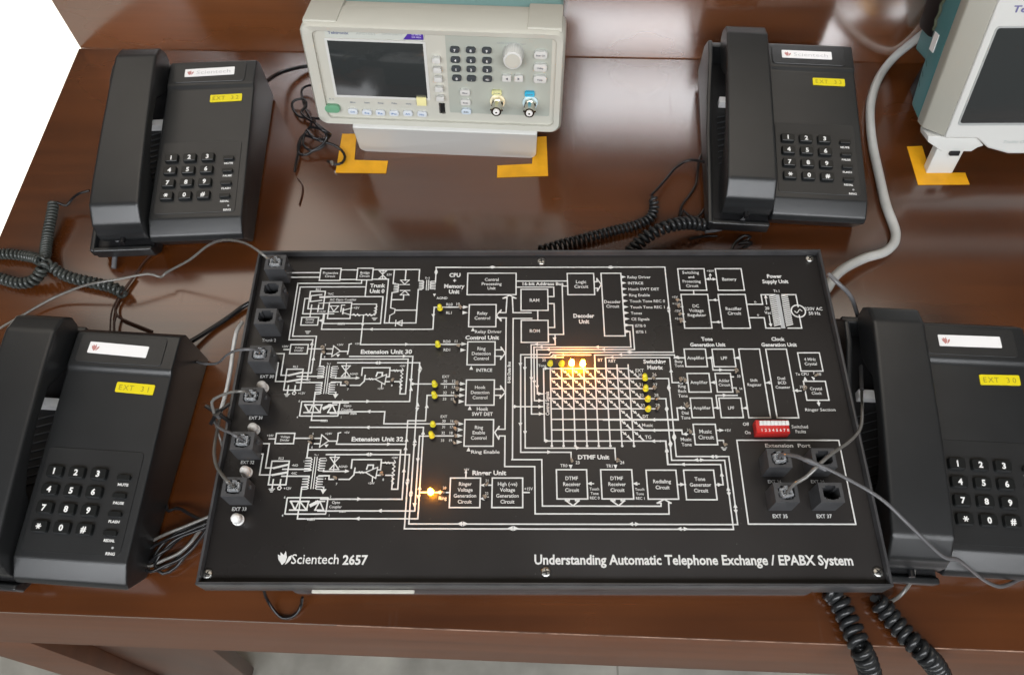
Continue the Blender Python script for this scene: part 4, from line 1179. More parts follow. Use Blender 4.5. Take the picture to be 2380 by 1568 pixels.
# ------------------------------------------------------------------ signal generator
GX = dict(x=-.0831, y=.2605, t=-.0581, zb=.050, al=.2086, w=.2078, h=.0916)
def generator():
    g = GX
    t = thing('signal_generator', 'cream signal generator with dark screen, keypad and knob standing on orange tape corners', 'signal generator', (g['x'], g['y'], 0), g['t'])
    base = Matrix.Translation((g['x'], g['y'], 0)) @ Matrix.Rotation(g['t'], 4, 'Z')
    # face frame: x across, y up the face, z outwards
    F_ = Matrix.Translation((0, 0, g['zb'])) @ Matrix.Rotation(math.pi/2-g['al'], 4, 'X')
    W2, H = g['w']/2, g['h']
    FW = base @ F_
    def q(a, b, off=0):
        u, v = (1100+a/1.9833)/1.6807, (b/1.9833)/1.6807
        M_ = FW @ Matrix.Translation((0, 0, off))
        p = ati(M_, u, v)
        return p.x, p.y
    # bezel shell: outer frame ring raised above a sunk face
    out = rrect(-W2, W2, 0, H, .0085, 5)
    inn = rrect(-W2+.0095, W2-.0065, .0065, H-.0060, .0045, 5)
    n = len(out)
    fr = MB(F_)
    mid = rrect(-W2+.002, W2-.002, .002, H-.002, .0075, 5)
    vs = [(x, y, -.030) for x, y in out]+[(x, y, -.003) for x, y in out]+[(x, y, 0) for x, y in mid]+[(x, y, -.0010) for x, y in inn]+[(x, y, -.0040) for x, y in inn]
    fs = []
    for k in range(4): fs += [(k*n+i, k*n+(i+1) % n, (k+1)*n+(i+1) % n, (k+1)*n+i) for i in range(n)]
    fs.append(tuple(range(4*n, 5*n)))
    fs.append(tuple(range(n))[::-1])
    fr.add(vs, fs)
    body = fr.build('front_bezel', CREAM, t, smooth=60)
    # hood with raised corner pads and the case behind
    hd = MB(F_).prism(rrect(-W2+.004, W2-.004, .004, H-.002, .008, 4), -.043, -.0305)
    hd.box(-W2+.003, -W2+.030, H-.006, H+.0015, -.042, -.004).box(W2-.030, W2-.003, H-.006, H+.0015, -.042, -.004)
    hd.build('hood', CREAM, t, .0018)
    MB(F_).prism(rrect(-W2+.012, W2-.003, .006, H-.004, .006, 4), -.135, -.0435).build('case', TEAL2, t, .002)
    # tilt stand reaching down to the desk, parallel to the face width
    x0, x1 = -.0800, .0832
    ST = Matrix.Translation((0, .0195, .0)) @ Matrix.Rotation(math.atan2(.052, -.0195), 4, 'X')
    Ls = math.hypot(.052, .0195)
    out_ = [(x0+.006, Ls), (x0+.0015, .008)]+[(x0+.008-.0065*math.cos(k*.3927), .008-.008*math.sin(k*.3927)) for k in range(1, 5)]
    out_ += [(x1-.007+.0065*math.sin(k*.3927), .008-.008*math.cos(k*.3927)) for k in range(0, 4)]+[(x1, .010), (x1+.001, Ls)]
    pl = MB(ST).prism(out_, -.0028, .0028)
    pl.build('tilt_stand', WHITEP, t, .0018, 3)
    rear = MB()
    for sx in (-1, 1): rear.box(sx*.07-.008, sx*.07+.008, .115, .130, 0, .030)
    rear.build('rear_feet', WHITEP, t, .001)
    Z = -.0038
    def plate(name, m_, a0, b0, a1, b1, r=.001, z0=Z, z1=Z+.0004, par=None, bev=0, poly=None):
        if poly: pts = [q(*p) for p in poly]
        else:
            x0_, y1_ = q(a0, b0); x1_, y0_ = q(a1, b1)
            pts = rrect(x0_, x1_, y0_, y1_, r, 4)
        return MB(F_).prism(pts, z0, z1).build(name, m_, par or t, bev, smooth=40)
    xs = lambda a, b: q(a, b)[0]
    ys = lambda a, b: q(a, b)[1]
    def rectq(name, m_, xl, xr, yt, yb, r=.001, z1=Z+.0005, par=None, bev=0):
        X0, X1 = xl, xr
        return MB(F_).prism(rrect(X0, X1, yb, yt, r, 4), Z-.0002, z1).build(name, m_, par or t, bev)
    # grey keypad panel on the right
    gp = rectq('keypad_panel', GREYP, xs(1282, 600), xs(2085, 600), ys(1700, 282), ys(1700, 905), .0015)
    # screen with white surround
    sx0, sx1 = xs(388, 560), xs(1108, 560)
    sy1, sy0 = ys(740, 345), ys(770, 765)
    sur = rectq('screen_surround', WHITEP, sx0-.0022, sx1+.0022, sy1+.0018, sy0-.0022, .001)
    sc = MB(F_).box(sx0, sx1, sy0, sy1, Z, Z+.0009).build('screen', SCREEN, t, .0001)
    # name strip
    st = rectq('name_strip', mat('pale grey strip', (.53, .55, .50), .45), xs(325, 265), xs(1100, 290), ys(700, 245), ys(700, 320), .0008)
    d = MB(F_)
    x, y = q(430, 271); put_text(d, 'Tektronix', x, y, Z+.0006, .0024, .03, width=.0165)
    d.build('name_lettering', mat('blue grey print', (.12, .14, .22), .5), st, smooth=0)
    d = MB(F_)
    x, y = q(645, 280); put_text(d, 'AFG1062', x, y, Z+.0006, .0018, .0, width=.0155)
    x, y = q(850, 285); put_text(d, 'FUNCTION GENERATOR', x, y, Z+.0006, .0013, .0, width=.016)
    d.build('model_lettering', mat('faint print', (.34, .36, .34), .5), st, smooth=0)
    bd = MB(F_).prism([q(938, 322), q(1095, 325), q(1090, 265), q(985, 262)], Z, Z+.0012).build('purple_badge', PURPLE, t, .0001)
    d = MB(F_)
    for b_, s in ((283, '60 MHz'), (303, '300 MS/s')):
        x, y = q(1040, b_); put_text(d, s, x, y, Z+.0014, .0013, .02, width=.0075)
    d.build('badge_lettering', mat('lilac print', (.55, .50, .75), .5), bd, smooth=0)
    def btn(name, m_, a, b, w_, h_, z1, r, txt=None, tm=None, th=.0014, tw=None, bev=.0003):
        x, y = q(a, b, z1-.002)
        o = MB(F_).prism(rrect(x-w_/2, x+w_/2, y-h_/2, y+h_/2, r, 4), Z, z1).build(name, m_, t, bev, 2)
        if txt:
            d_ = MB(F_)
            put_text(d_, txt, x, y, z1+.0001, th, .03, width=tw)
            d_.build('button_lettering', tm or PRINT_D, o, smooth=0)
        return o
    for i, (a, b) in enumerate(((1200, 465), (1207, 540), (1214, 612), (1222, 688), (1230, 760))):
        btn('menu_button', WHITEP, a, b, .0064, .0042, .0006, .0008)
    nk = (('7', '8', '9'), ('4', '5', '6'), ('1', '2', '3'), ('0', '.', '+/-'))
    for r_, (row, yb) in enumerate(zip(nk, (382, 460, 530, 602))):
        for c_, s in enumerate(row):
            btn('number_button', DBTN, (1342, 1466, 1590)[c_]+(6, 2, 2)[c_]*r_*.9, yb+c_*3, .0076, .0046, -.0006, .0019, s, PRINT, .0022, .0030 if s == '+/-' else None)
    for a, b, s, w_ in ((2008, 422, 'Inter CH', .0070), (2005, 520, 'Utility', .0050), (2003, 610, 'Help', .0044)):
        btn('side_button', WHITEP, a, b, .0104, .0062, -.0002, .0022, s, PRINT_D, .0014, w_)
    btn('arrow_button', WHITEP, 1745, 603, .0070, .0052, -.0002, .0008, '◄', PRINT_D, .0017, .0018)
    btn('arrow_button', WHITEP, 1838, 603, .0070, .0052, -.0002, .0008, '►', PRINT_D, .0017, .0018)
    btn('mode_button', WHITEP, 1422, 712, .0082, .0050, -.0006, .0016, 'Mod', PRINT_D, .0013, .0040)
    btn('mode_button', WHITEP, 1427, 788, .0082, .0050, -.0006, .0016, 'Both', PRINT_D, .0013, .0040)
    btn('mode_button', BLUEB, 1432, 858, .0082, .0050, -.0006, .0020, 'Edit', PRINT_D, .0013, .0040)
    btn('output_button', LIME, 1667, 714, .0082, .0040, -.0006, .0012, 'On/Off', PRINT_D, .0011, .0052)
    btn('output_button', CYAN, 1922, 724, .0082, .0044, -.0006, .0014, 'On/Off', PRINT_D, .0011, .0052)
    btn('power_button', GREENB, 396, 838, .0128, .0070, -.0002, .0034)
    for i, (a, b) in enumerate(((555, 858), (663, 865), (768, 868), (873, 872), (980, 873), (1090, 878))):
        btn('wave_button', mat('translucent button', (.62, .65, .68), .35) if i == 0 else bpy.data.materials['translucent button'], a, b, .0082, .0050, -.0016, .0020,
            ('CW', 'Sq', 'Ra', 'Pu', 'Arb', 'No')[i], mat('blue mark', (.12, .22, .42), .5) if i == 0 else bpy.data.materials['blue mark'], .0016, .0040)
    d = MB(F_)
    for s, a, b in (('Sine', 545, 812), ('Square', 655, 815), ('Ramp', 762, 818), ('Pulse', 868, 820), ('Arb', 978, 825)):
        x, y = q(a, b); put_text(d, s, x, y, Z+.0003, .0013, .03, width=.0046)
    x, y = q(1780, 355); put_text(d, 'GATE COUPLED Trigger', x, y, Z+.0006, .0012, .0, width=.023)
    x, y = q(378, 785); put_text(d, 'A  z', x, y, Z+.0003, .0012, .04, width=.0042)
    d.build('face_lettering', mat('grey blue print', (.22, .24, .27), .5), t, smooth=0)
    x0_, y0_ = q(1080, 802, .001)
    MB(F_).box(x0_-.0040, x0_+.0040, y0_-.0038, y0_+.0036, -.0036, -.0012).build('paper_sticker', mat('pale yellow paper', (.80, .74, .36), .5), t, .0001)
    x, y = q(1240, 858)
    u_ = MB(F_).box(x-.0024, x+.0024, y-.0047, y+.0048, Z, Z+.0005).build('data_port', HOLE, t)
    MB(F_).box(x+.0000, x+.0022, y-.0046, y-.0030, Z+.0003, Z+.0014).box(x-.0022, x-.0012, y-.004, y+.0044, Z+.0003, Z+.0008).build('port_shell', STEEL, u_, smooth=0)
    # knob
    x, y = q(1795, 420)
    kb = MB(F_)
    pts = [(.0084*(1+(.03 if k % 2 else 0))*math.cos(k*math.pi/24), .0084*(1+(.03 if k % 2 else 0))*math.sin(k*math.pi/24)) for k in range(48)]
    kb.prism([(x+a, y+b-.001) for a, b in pts], Z, .0085, None, [(x+a*.86, y-.001+b*.86) for a, b in pts])
    k_ = kb.build('knob', WHITEP, t, .0005, 2, smooth=60)
    MB(F_).cyl((x, y-.001, .0086), .0058, .0006, 24).build('knob_cap', CREAM, k_)
    # two bayonet connectors
    for a, b, m_ in ((1672, 800, YSOFT), (1925, 810, BSOFT)):
        x, y = q(a, b)
        c0 = MB(F_).cyl((x, y, Z), .0064, .0018, 28).build('connector', m_, t)
        MB(F_).cyl((x, y, -.0015), .0052, .0035, 6, a0=.3).cyl((x, y, .0019), .0042, .0105, 20).cyl((x-.0045, y, .0085), .0009, .0016, 8).cyl((x+.0045, y, .0085), .0009, .0016, 8).build('barrel', BRASS, c0)
        MB(F_).cyl((x, y, .0125), .0027, .0006, 16).build('inner_ring', PRINT, c0)
        MB(F_).cyl((x, y, .0132), .0008, .0006, 8).build('centre_pin', BRASS, c0)
    return t
generator()

# ------------------------------------------------------------------ oscilloscope
def scope():
    al = math.radians(19)
    t = thing('oscilloscope', 'white and teal oscilloscope cut off by the right edge, standing on a white foot', 'oscilloscope', (.350, .2572, 0))
    F_ = Matrix.Translation((0, 0, .040)) @ Matrix.Rotation(math.pi/2-al, 4, 'X')
    base = Matrix.Translation((.350, .2572, 0))
    FW = base @ F_
    def q(a, b, off=0):
        p = ati(FW @ Matrix.Translation((0, 0, off)), (3300+a/1.96)/1.6807, (b/1.96)/1.6807)
        return p.x, p.y
    H, W = .150, .300
    f = MB(F_)
    pts = [(0, 0), (.0285, -.0005), (.0405, -.0095), (.060, -.0150), (W-.06, -.015), (W-.0285, -.0005), (W, 0), (W, H), (0, H)]
    f.prism(pts, -.012, 0)
    front = f.build('front_panel', WHITEP, t, .0022, 3)
    lip = MB(F_)
    lip.add([(0, .001, -.0015), (0, H, -.0015), (-.0155, H-.001, -.014), (-.0155, .003, -.014), (0, .001, -.026), (0, H, -.026), (-.0155, H-.001, -.026), (-.0155, .003, -.026)],
            [(0, 3, 2, 1), (4, 5, 6, 7), (0, 1, 5, 4), (1, 2, 6, 5), (2, 3, 7, 6), (3, 0, 4, 7)])
    lip.box(.001, W, .0015, H-.001, -.030, -.0125)
    lip.build('side_bezel', BEIGE, t, .0015)
    un = MB(F_).prism([(-.013, .0005), (.030, -.0005), (.0385, -.0090), (.034, -.0105), (.0295, -.0145), (.004, -.0145), (-.0115, -.0050)], -.022, -.0035).build('lower_lip', WHITEP, t, .0012)
    px0, py0 = q(800, 1192, -.003); px1, py1 = q(885, 1158, -.003)
    MB(F_).box(px0, px1, py0, py1, -.010, -.0020).build('foot_pad', PHONE_D, un, .0006)
    # screen
    sx0 = (q(875, 945)[0]+q(1170, 212)[0])/2
    sy0, sy1 = q(1000, 940)[1], q(1280, 212)[1]
    fr = MB(F_).prism(rrect(sx0-.0012, .215, sy0-.0024, sy1+.0012, .003, 4), -.0005, .0007).build('screen_frame', mat('grey screen frame', (.36, .37, .36), .35), t, .0003)
    MB(F_).prism(rrect(sx0, .2138, sy0, sy1, .0022, 4), .0006, .0011).build('screen', SCREEN, t, .0001)
    d = MB(F_)
    x, y = q(1290, 68); put_text(d, 'Tektronix', x, y, .0004, .0052, .025, align='l', width=.040)
    d.build('name_lettering', mat('purple grey print', (.16, .15, .30), .5), front, smooth=0)
    d = MB(F_)
    x, y = q(1212, 1085); put_text(d, 'TruVu Oscilloscope', x, y, .0004, .0028, 0, align='l', width=.040, shear=.2)
    d.build('lower_lettering', mat('pale green print', (.36, .42, .40), .5), front, smooth=0)
    # case behind: narrows and steps to the back
    c = MB(F_)
    side = [(-.0265, .003), (-.048, .008), (-.051, .045), (-.0555, .093), (-.060, H-.006), (-.0265, H-.003)]
    k_ = len(side)
    c.add([(-.0145, b_, d_) for d_, b_ in side]+[(W, b_, d_) for d_, b_ in side], [tuple(range(k_)), tuple(range(k_, 2*k_))[::-1]]+[(i, (i+1) % k_, k_+(i+1) % k_, k_+i) for i in range(k_)])
    c.box(.006, W, .030, H-.020, -.115, -.050)
    c.build('case', TEAL, t, .003, 3)
    v = MB(F_)
    for k in range(3): v.add([(-.0148, .030+k*.009, -.047), (-.0148, .026+k*.009, -.043), (-.0148, .0275+k*.009, -.043), (-.0148, .0315+k*.009, -.047)], [(0, 1, 2, 3)])
    v.build('side_vents', mat('dark teal slot', (.03, .08, .09), .6), t, smooth=0)
    MB(F_).box(-.0151, -.0145, .058, .073, -.0485, -.0405).build('side_sticker', LABEL, t)
    MB(F_).box(-.0135, .004, .062, .108, -.088, -.057).build('handle_hub', PHONE_D, t, .006)
    tg = MB(F_).tube([(-.0165, .074+.004*k, -.050+.0015*math.sin(k*2.2)) for k in range(9)], .0013, 6)
    tg.build('tie_string', mat('olive string', (.07, .08, .05), .6), t)
    ft = MB()
    ft.add([(.0005, -.0045, 0), (.0240, -.0045, 0), (.0240, .0045, 0), (.0005, .0045, 0), (-.0005, .001, .0300), (.0240, .001, .0300), (.0240, .010, .0300), (-.0005, .010, .0300)],
           [(0, 3, 2, 1), (4, 5, 6, 7), (0, 1, 5, 4), (1, 2, 6, 5), (2, 3, 7, 6), (3, 0, 4, 7)])
    fo = ft.build('foot', WHITEP, t, .0012, 3)
    MB().box(W-.025, W, -.0045, .0045, 0, .035).build('foot', WHITEP, t, .0012)
    rr = MB()
    rr.box(.01, .03, .085, .10, 0, .055).box(W-.03, W-.01, .085, .10, 0, .055)
    rr.build('rear_feet', PHONE_D, t, .001)
    return t
scope()

# ------------------------------------------------------------------ tape corners
def tape(lab, pts):
    o = MB().prism([(p.x, p.y) for p in pts], .0002, .0005).build('tape_corner', TAPE, None, smooth=0)
    tag(o, lab, 'tape', 'orange tape corners on the desk')
g_ = lambda a, b: at((1100+a/1.9833)/1.6807, (b/1.9833)/1.6807, 0)
s_ = lambda a, b: at((3300+a/1.96)/1.6807, (b/1.96)/1.6807, 0)
tape('orange tape corner under the left foot of the cream signal generator', [g_(*p) for p in ((470, 1040), (582, 1040), (565, 1242), (825, 1250), (810, 1345), (418, 1340))])
tape('orange tape corner under the right foot of the cream signal generator', [g_(*p) for p in ((1960, 1065), (2052, 1060), (2065, 1365), (1668, 1378), (1672, 1285), (1940, 1272))])
tape('orange tape corner under the white foot of the oscilloscope', [s_(*p) for p in ((475, 1125), (590, 1120), (655, 1325), (920, 1325), (955, 1415), (560, 1418))])

# ------------------------------------------------------------------ cords
def R7(a, b): return ((a/2.1636)/1.6807, (650+b/2.1636)/1.6807)
def R6(a, b): return ((2100+a/1.9833)/1.6807, (550+b/1.9833)/1.6807)
def R5(a, b): return ((2000+a/1.19)/1.6807, (2100+b/1.19)/1.6807)
def RL(a, b): return ((700+a/1.568)/1.6807, (1250+b/1.568)/1.6807)
def R4(a, b): return ((a/1.2544)/1.6807, (1150+b/1.2544)/1.6807)
def R30(a, b): return ((3150+a/1.206)/1.6807, (1100+b/1.206)/1.6807)
def RS(a, b): return ((3300+a/1.96)/1.6807, (b/1.96)/1.6807)
def RT8(a, b): return ((1000+a/2.85)/1.6807, (250+b/2.85)/1.6807)
def path(f, pts):
    """points (a, b, height) of a crop, lifted to their height above the desk"""
    return [at(*f(a, b), z) for a, b, z in pts]
def cord(name, m_, P, r, lab=None, cat='cord', par=None, flat=1, group=None, n=8):
    o = MB().tube(spline(P, .003), r, n, flat).build(name, m_, par, smooth=70)
    if lab: tag(o, lab, cat, group)
    return o
def coil(par, m_, P, R, pitch, r, nm='coil'):
    return MB().tube(helix(P, R, pitch), r, 6).build(nm, m_, par, smooth=80)
def plug(par, p, rz=0):
    M_ = Matrix.Translation(p) @ Matrix.Rotation(rz, 4, 'Z')
    b = MB(M_).box(-.0036, .0036, -.0030, -.0016, -.009, .0014).box(-.0036, .0036, .0016, .0028, -.009, .0014).box(-.0036, -.0024, -.0016, .0016, -.009, .0012).box(.0024, .0036, -.0016, .0016, -.009, .0012).box(-.0024, .0024, -.0016, .0016, -.009, -.003)
    b.box(-.0012, .0014, .0029, .0038, -.006, .0024)
    o = b.build('plug', CLEAR, par, .0004)
    return o
def jk(i, dz=.0): return at(*JACKS[i], ZF+.018)+Vector((0, 0, dz))

# white cable from the oscilloscope
t = thing('power_cable', 'thick pale grey cable curving from the oscilloscope down to the trainer', 'cable')
P = [at(*RS(a, b), z) for a, b, z in ((860, 110, .075), (745, 165, .060), (640, 230, .045), (500, 340, .025), (370, 450, .010), (265, 590, .0045), (205, 760, .0042), (195, 920, .0042), (215, 1120, .0042), (260, 1330, .0042), (315, 1568, .0042))]
P += [at(u, v, z) for u, v, z in ((2082, 545, .0042), (2062, 582, .006), (2010, 600, .012), (1965, 622, .020), (1938, 645, .030), (1920, 672, .036), (1890, 700, .040))]
cord('sheath', CABLEW, P, .0040, par=t, n=12)

# line cord into the top left socket
def line_cord(lab, m_, P, r, ji, flat=.7, rz=0):
    t_ = thing('line_cord', lab, 'cord', group='flat line cords with clear plugs')
    tip = jk(ji, .004)
    cord('cord', m_, P+[tip+Vector((0, 0, .002)), tip-Vector((0, 0, .004))], r*.68, par=t_, flat=flat)
    plug(t_, jk(ji), rz)
    return t_
line_cord('grey line cord arching from the near left telephone into the topmost left socket', WIREC,
          path(R7, ((-60, 1400, .006), (0, 1365, .006), (200, 1250, .004), (450, 1110, .006), (700, 1010, .014), (860, 975, .018), (1000, 952, .018), (1250, 908, .016), (1360, 935, .012), (1400, 900, .013), (1600, 790, .03), (1760, 668, .05), (1900, 622, .072), (2060, 645, .092), (2180, 712, .102), (2260, 775, .100))), .00165, 0)
line_cord('clear line cord leaving the EXT 30 socket toward the near left telephone', WIREG,
          path(RL, ((-250, 150, .004), (-60, 205, .004), (60, 240, .010), (150, 265, .030), (235, 262, .052), (290, 215, .075), (350, 185, .090), (420, 178, .095))), .0017, 3)
line_cord('silver line cord looping out of the EXT 31 socket beside a cable tie', WIREC,
          path(RL, ((300, 900, .01), (255, 740, .03), (225, 640, .060), (212, 560, .078), (200, 500, .084), (240, 468, .088), (320, 440, .094), (390, 437, .097))), .0016, 4)
line_cord('dull line cord bending into the EXT 32 socket', WIREG,
          path(RL, ((215, 560, .055), (215, 610, .070), (232, 645, .080), (270, 672, .088), (318, 690, .094), (350, 710, .096))), .0016, 5)
line_cord('silver line cord curving down into the EXT 33 socket', WIREC,
          path(RL, ((255, 560, .040), (240, 640, .055), (222, 730, .066), (214, 810, .074), (228, 890, .082), (262, 945, .090), (300, 990, .095))), .0018, 6)
cord('line_cord', mat('bright silver cord', (.50, .50, .49), .15, coat=1), path(RL, ((240, 600, .045), (262, 530, .045), (290, 430, .046), (315, 300, .046), (330, 180, .046), (352, 70, .046), (385, 15, .040))), .0016,
     'bright silver cord strand running along the left side of the trainer', group='flat line cords with clear plugs')
# cable tie
c = at(*RL(243, 582), .072)
m_ = MB().tube([c+Vector((-.009, .006, .002)), c+Vector((0, 0, .004)), c+Vector((.009, -.005, .0))], .0014, 6).tube([c+Vector((.007, .007, .003)), c+Vector((0, 0, .004)), c+Vector((-.004, -.007, .001))], .0014, 6)
m_.cyl((c.x, c.y, c.z), .003, .005, 8)
tag(m_.build('cable_tie', WIREB, None), 'black knotted cable tie holding the cords left of the trainer', 'cable tie')
# right sockets
t = line_cord('long grey line cord crossing the right telephone from the EXT 34 socket', WIREG,
              [at(*R30(a, b), z) for a, b, z in ((1060, 1385, .01), (1000, 1402, .012), (960, 1422, .020), (905, 1434, .030), (830, 1400, .040), (720, 1312, .075), (640, 1290, .088), (500, 1160, .102), (350, 1020, .108), (160, 910, .108), (0, 835, .106))]
              + [at(*px('G', a, b), z) for a, b, z in ((1700, 520, .105), (1560, 455, .102), (1470, 415, .098))], .0020, 7, rz=.2)
t = line_cord('clear line cord from the EXT 35 socket up over the right rim', WIREC,
              [at(u, v, z) for u, v, z in ((2003, 905, .040), (2003, 925, .055), (2004, 945, .072))]
              + [at(*px('G', a, b), z) for a, b, z in ((1985, 180, .085), (1900, 290, .096), (1750, 395, .104), (1640, 490, .106), (1540, 585, .102), (1460, 630, .098))], .0017, 9, rz=.2)
cord('line_cord', WIREG, [at(u, v, z) for u, v, z in ((1925, 636, .071), (1950, 660, .070), (1974, 684, .062), (1988, 715, .045), (1998, 760, .03), (2000, 830, .02), (2003, 905, .040))], .0016,
     'grey line cord tied to the pale cable at the far right trainer corner', group='flat line cords with clear plugs')
# thin black cords on the desk
def black(lab, P, r=.0016, m=None):
    return cord('thin_cord', m or WIREB, P, r, lab, 'cord', group='thin black cords')
black('black cord from the near left telephone to under the trainer', [at(u, v, z) for u, v, z in ((395, 812, .012), (440, 795, .006), (490, 765, .003), (535, 735, .003), (575, 707, .004), (625, 690, .01))], .0020)
black('black cord between the far left telephone and the signal generator', [at(u, v, z) for u, v, z in ((596, 200, .030), (618, 190, .022), (650, 170, .010), (690, 158, .005), (730, 152, .003))], .0019)
black('thin dark cord lying from the far left telephone to the near left telephone', path(R7, ((1340, 700, .002), (1230, 790, .002), (1150, 900, .002), (1060, 1020, .002), (975, 1150, .002), (940, 1250, .002), (930, 1400, .003))), .0007, BROWNW)
black('dark forked cord behind the near left telephone', path(R7, ((1130, 930, .003), (1050, 1050, .003), (980, 1180, .003), (990, 1260, .004), (1080, 1310, .003), (1180, 1350, .003), (1290, 1395, .003))), .0010, BROWNW)
black('short dark cord end beside the near left telephone', path(R7, ((985, 1250, .004), (965, 1320, .004), (965, 1410, .004))), .0010, BROWNW)
# handset cord end hanging from the far left telephone
cord('cord_end', WIREG, path(R7, ((1010, 570, .024), (1000, 610, .018), (985, 680, .010), (968, 790, .006), (962, 860, .004))), .0021,
     'smooth grey cord end leaving the handset of the far left telephone', 'cord')
# coiled cords
t = thing('coiled_cord', 'grey coiled cord standing up and looping at the left edge by EXT 32 telephone', 'coiled cord', group='coiled handset cords')
coil(t, COILG, path(R7, ((455, 300, .012), (440, 400, .010), (415, 520, .008), (395, 640, .006), (378, 760, .008), (345, 800, .012), (300, 775, .010), (200, 755, .0055), (60, 740, .0055), (-60, 745, .0055))), .0036, .0032, .0013)
cord('lead', WIREB, path(R7, ((470, 300, .013), (520, 320, .010), (565, 330, .008), (610, 275, .012), (670, 230, .020), (755, 205, .022))), .0011, par=t)
t = thing('coiled_cord', 'dark coiled cord lying across the desk between the two left telephones', 'coiled cord', group='coiled handset cords')
coil(t, COILG, path(R7, ((-60, 930, .0055), (20, 950, .0055), (150, 985, .0055), (270, 970, .007), (340, 900, .011), (370, 840, .015), (420, 830, .012), (500, 895, .007), (620, 945, .0055), (800, 985, .0055), (960, 1025, .0055), (1060, 1085, .0055))), .0036, .0046, .0017)
t = thing('coiled_cord', 'dark coiled cord lying behind the trainer from the far right telephone lead', 'coiled cord', group='coiled handset cords')
coil(t, COILM, path(R6, ((895, 430, .012), (905, 520, .008), (870, 600, .006), (760, 655, .0055), (600, 695, .0055), (400, 745, .0055), (220, 790, .0055), (100, 825, .0055), (0, 850, .0055))), .0034, .0042, .0014)
cord('lead', WIREB, path(R6, ((880, 420, .012), (930, 370, .010), (1000, 290, .006), (1080, 200, .005), (1190, 150, .008), (1330, 175, .02))), .0013, par=t)
t = thing('coiled_cord', 'dark coiled cord arching beside the front of the far right telephone', 'coiled cord', group='coiled handset cords')
coil(t, COILM, path(R6, ((1300, 665, .010), (1220, 640, .014), (1120, 640, .018), (1000, 665, .020), (900, 710, .018), (810, 770, .014), (740, 840, .010), (690, 890, .008))), .0044, .0055, .0019)
cord('lead', WIREG, path(R6, ((1645, 515, .030), (1625, 570, .024), (1570, 625, .014), (1480, 665, .006), (1380, 695, .006), (1300, 705, .008))), .0015, par=t)
for k, (lab, pts) in enumerate((('thin glossy cord crossing left of the far right telephone', ((1315, 25, .004), (1280, 90, .006), (1250, 160, .010), (1238, 250, .006), (1225, 340, .003), (1180, 420, .003), (1120, 500, .003), (1100, 580, .003))),
                 ('small loop of thin cord beside the far right telephone', ((1320, 455, .01), (1290, 530, .006), (1240, 590, .003), (1170, 580, .003), (1130, 540, .004), (1105, 585, .004))),
                 ('cord ends poking out beside the arched coiled cord', ((1240, 690, .010), (1310, 680, .008), (1370, 655, .006))),
                 ('stray cord tip under the arched coiled cord', ((1180, 760, .008), (1290, 740, .004), (1390, 738, .003))))):
    black(lab, path(R6, pts), .0011)
black('curled cord tips behind the right part of the trainer', path(R6, ((1500, 850, .004), (1530, 790, .006), (1600, 735, .010), (1650, 745, .008), (1600, 775, .006), (1560, 800, .008), (1640, 785, .010), (1655, 800, .006), (1590, 830, .004))), .0012)
t = thing('coiled_cord', 'glossy black coiled cord hanging over the front edge below the trainer corner', 'coiled cord', group='coiled handset cords')
coil(t, COILM, [at(*R5(a, b), z) for a, b, z in ((1440, 225, .010), (1500, 262, .008), (1545, 345, .0075), (1585, 430, .009), (1620, 510, .010), (1650, 580, -.001), (1672, 660, -.02), (1690, 730, -.05))], .0052, .0066, .0027)
t = thing('coiled_cord', 'glossy black coiled cord hanging over the desk edge below the right telephone', 'coiled cord', group='coiled handset cords')
coil(t, COILM, [at(*R5(a, b), z) for a, b, z in ((1690, 275, .010), (1740, 340, .0075), (1800, 415, .0075), (1870, 490, .010), (1925, 545, .006), (1975, 605, -.01), (2010, 680, -.04))], .0050, .0064, .0026)
cord('lead', WIREC, [at(*R5(a, b), z) for a, b, z in ((1868, 140, .026), (1862, 185, .018), (1825, 245, .008), (1770, 290, .006), (1715, 292, .010))], .0014, par=t)
# bundle between the near left telephone and the trainer
def bundle():
    L = (('silver', ((1075, 1065, .012), (980, 1105, .012), (900, 1138, .012), (820, 1170, .010), (740, 1210, .006), (690, 1260, .004), (685, 1305, .004), (730, 1330, .005), (800, 1300, .006), (870, 1270, .008), (930, 1220, .010), (1000, 1130, .012), (1060, 1090, .014))),
         ('dark', ((1070, 1090, .010), (960, 1130, .010), (860, 1170, .009), (790, 1230, .006), (750, 1300, .004), (790, 1340, .004), (850, 1310, .004), (900, 1250, .006), (980, 1160, .010), (1065, 1110, .012))),
         ('black', ((1080, 1080, .012), (990, 1100, .010), (930, 1075, .008), (870, 1045, .006), (825, 1060, .005), (815, 1030, .004))),
         ('black2', ((1070, 1120, .010), (990, 1150, .008), (900, 1180, .008), (830, 1240, .012), (780, 1270, .012), (735, 1310, .008))))
    t = thing('cord_bundle', 'bundle of looped glossy cords between the EXT 31 telephone and the trainer', 'cord bundle')
    for k, (n_, pts) in enumerate(L):
        cord('loop', WIREC if k == 0 else WIREB, path(R4, pts), .0012, par=t)
        P2 = [p+Vector((.003, -.004, .002)) for p in path(R4, pts)]
        if k < 2: cord('loop', WIREB, P2, .0012, par=t)
bundle()
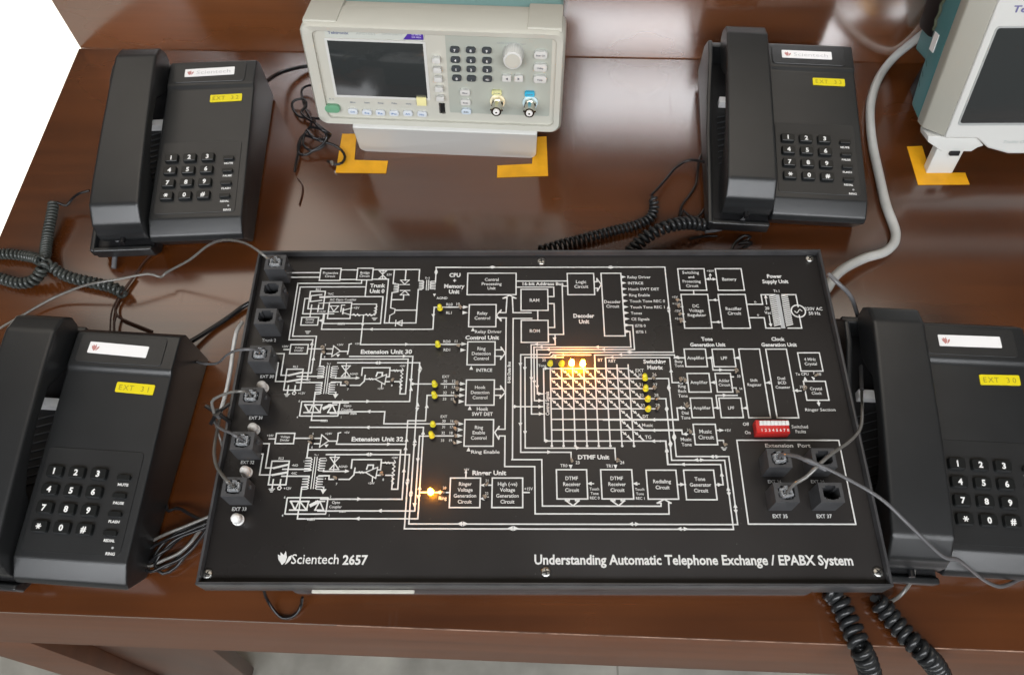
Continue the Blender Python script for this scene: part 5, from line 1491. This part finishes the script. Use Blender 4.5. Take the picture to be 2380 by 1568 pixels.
# tangle left of the generator
def tangle():
    t = thing('cord_tangle', 'tangle of thin black cord left of the signal generator', 'cord tangle')
    P = path(RT8, ((700, 610, .012), (590, 600, .004), (480, 585, .003), (410, 500, .003), (405, 430, .004), (460, 395, .006), (540, 395, .006), (560, 470, .005), (500, 530, .004), (560, 600, .006), (660, 660, .010), (740, 720, .014),
             (800, 780, .012), (780, 880, .008), (700, 950, .006), (600, 960, .006), (530, 900, .006), (540, 790, .008), (600, 710, .012), (720, 730, .018), (790, 800, .016), (740, 900, .010), (640, 960, .006), (560, 1010, .004), (480, 1000, .003), (470, 900, .003), (520, 800, .004),
             (620, 820, .010), (720, 860, .012), (860, 900, .008), (950, 960, .004), (990, 1030, .003), (960, 1100, .003), (880, 1120, .003), (800, 1080, .003)))
    cord('cord', WIREB, P, .0012, par=t)
    P = path(RT8, ((620, 235, .010), (560, 250, .006), (520, 275, .004), (505, 315, .003), (520, 400, .003), (560, 520, .004), (620, 640, .006), (560, 760, .006), (500, 830, .004), (475, 960, .003), (440, 1120, .003), (430, 1200, .002)))
    cord('cord', WIREB, P, .0011, par=t)
    P = path(RT8, ((640, 620, .014), (690, 700, .020), (790, 760, .018), (830, 790, .010), (760, 840, .010), (640, 820, .014), (570, 740, .012)))
    cord('cord', WIREB, P, .0014, par=t)
    o = MB().cyl((0, 0, 0), .0016, .0035, 8).build('cord_stub', STEEL, t)
    o.location = at(*RT8(850, 1118), .003)
tangle()
cord('thin_cord', BROWNW, path(RT8, ((460, 1270, .001), (510, 1340, .001), (515, 1430, .001), (480, 1568, .001))), .0006, 'hair thin wire on the desk below the cord tangle', 'cord', group='thin black cords')
# loop of cord under the front of the trainer
def RH(a, b): return px('H', a, b)
black('thin cord loop hanging out below the front left of the trainer', [at(*RH(a, b), z) for a, b, z in ((780, 690, .020), (800, 770, .012), (840, 850, .006), (900, 930, .003), (960, 980, .002), (1040, 975, .002), (1100, 930, .003), (1135, 860, .005), (1145, 790, .012))], .0010, WIREB)
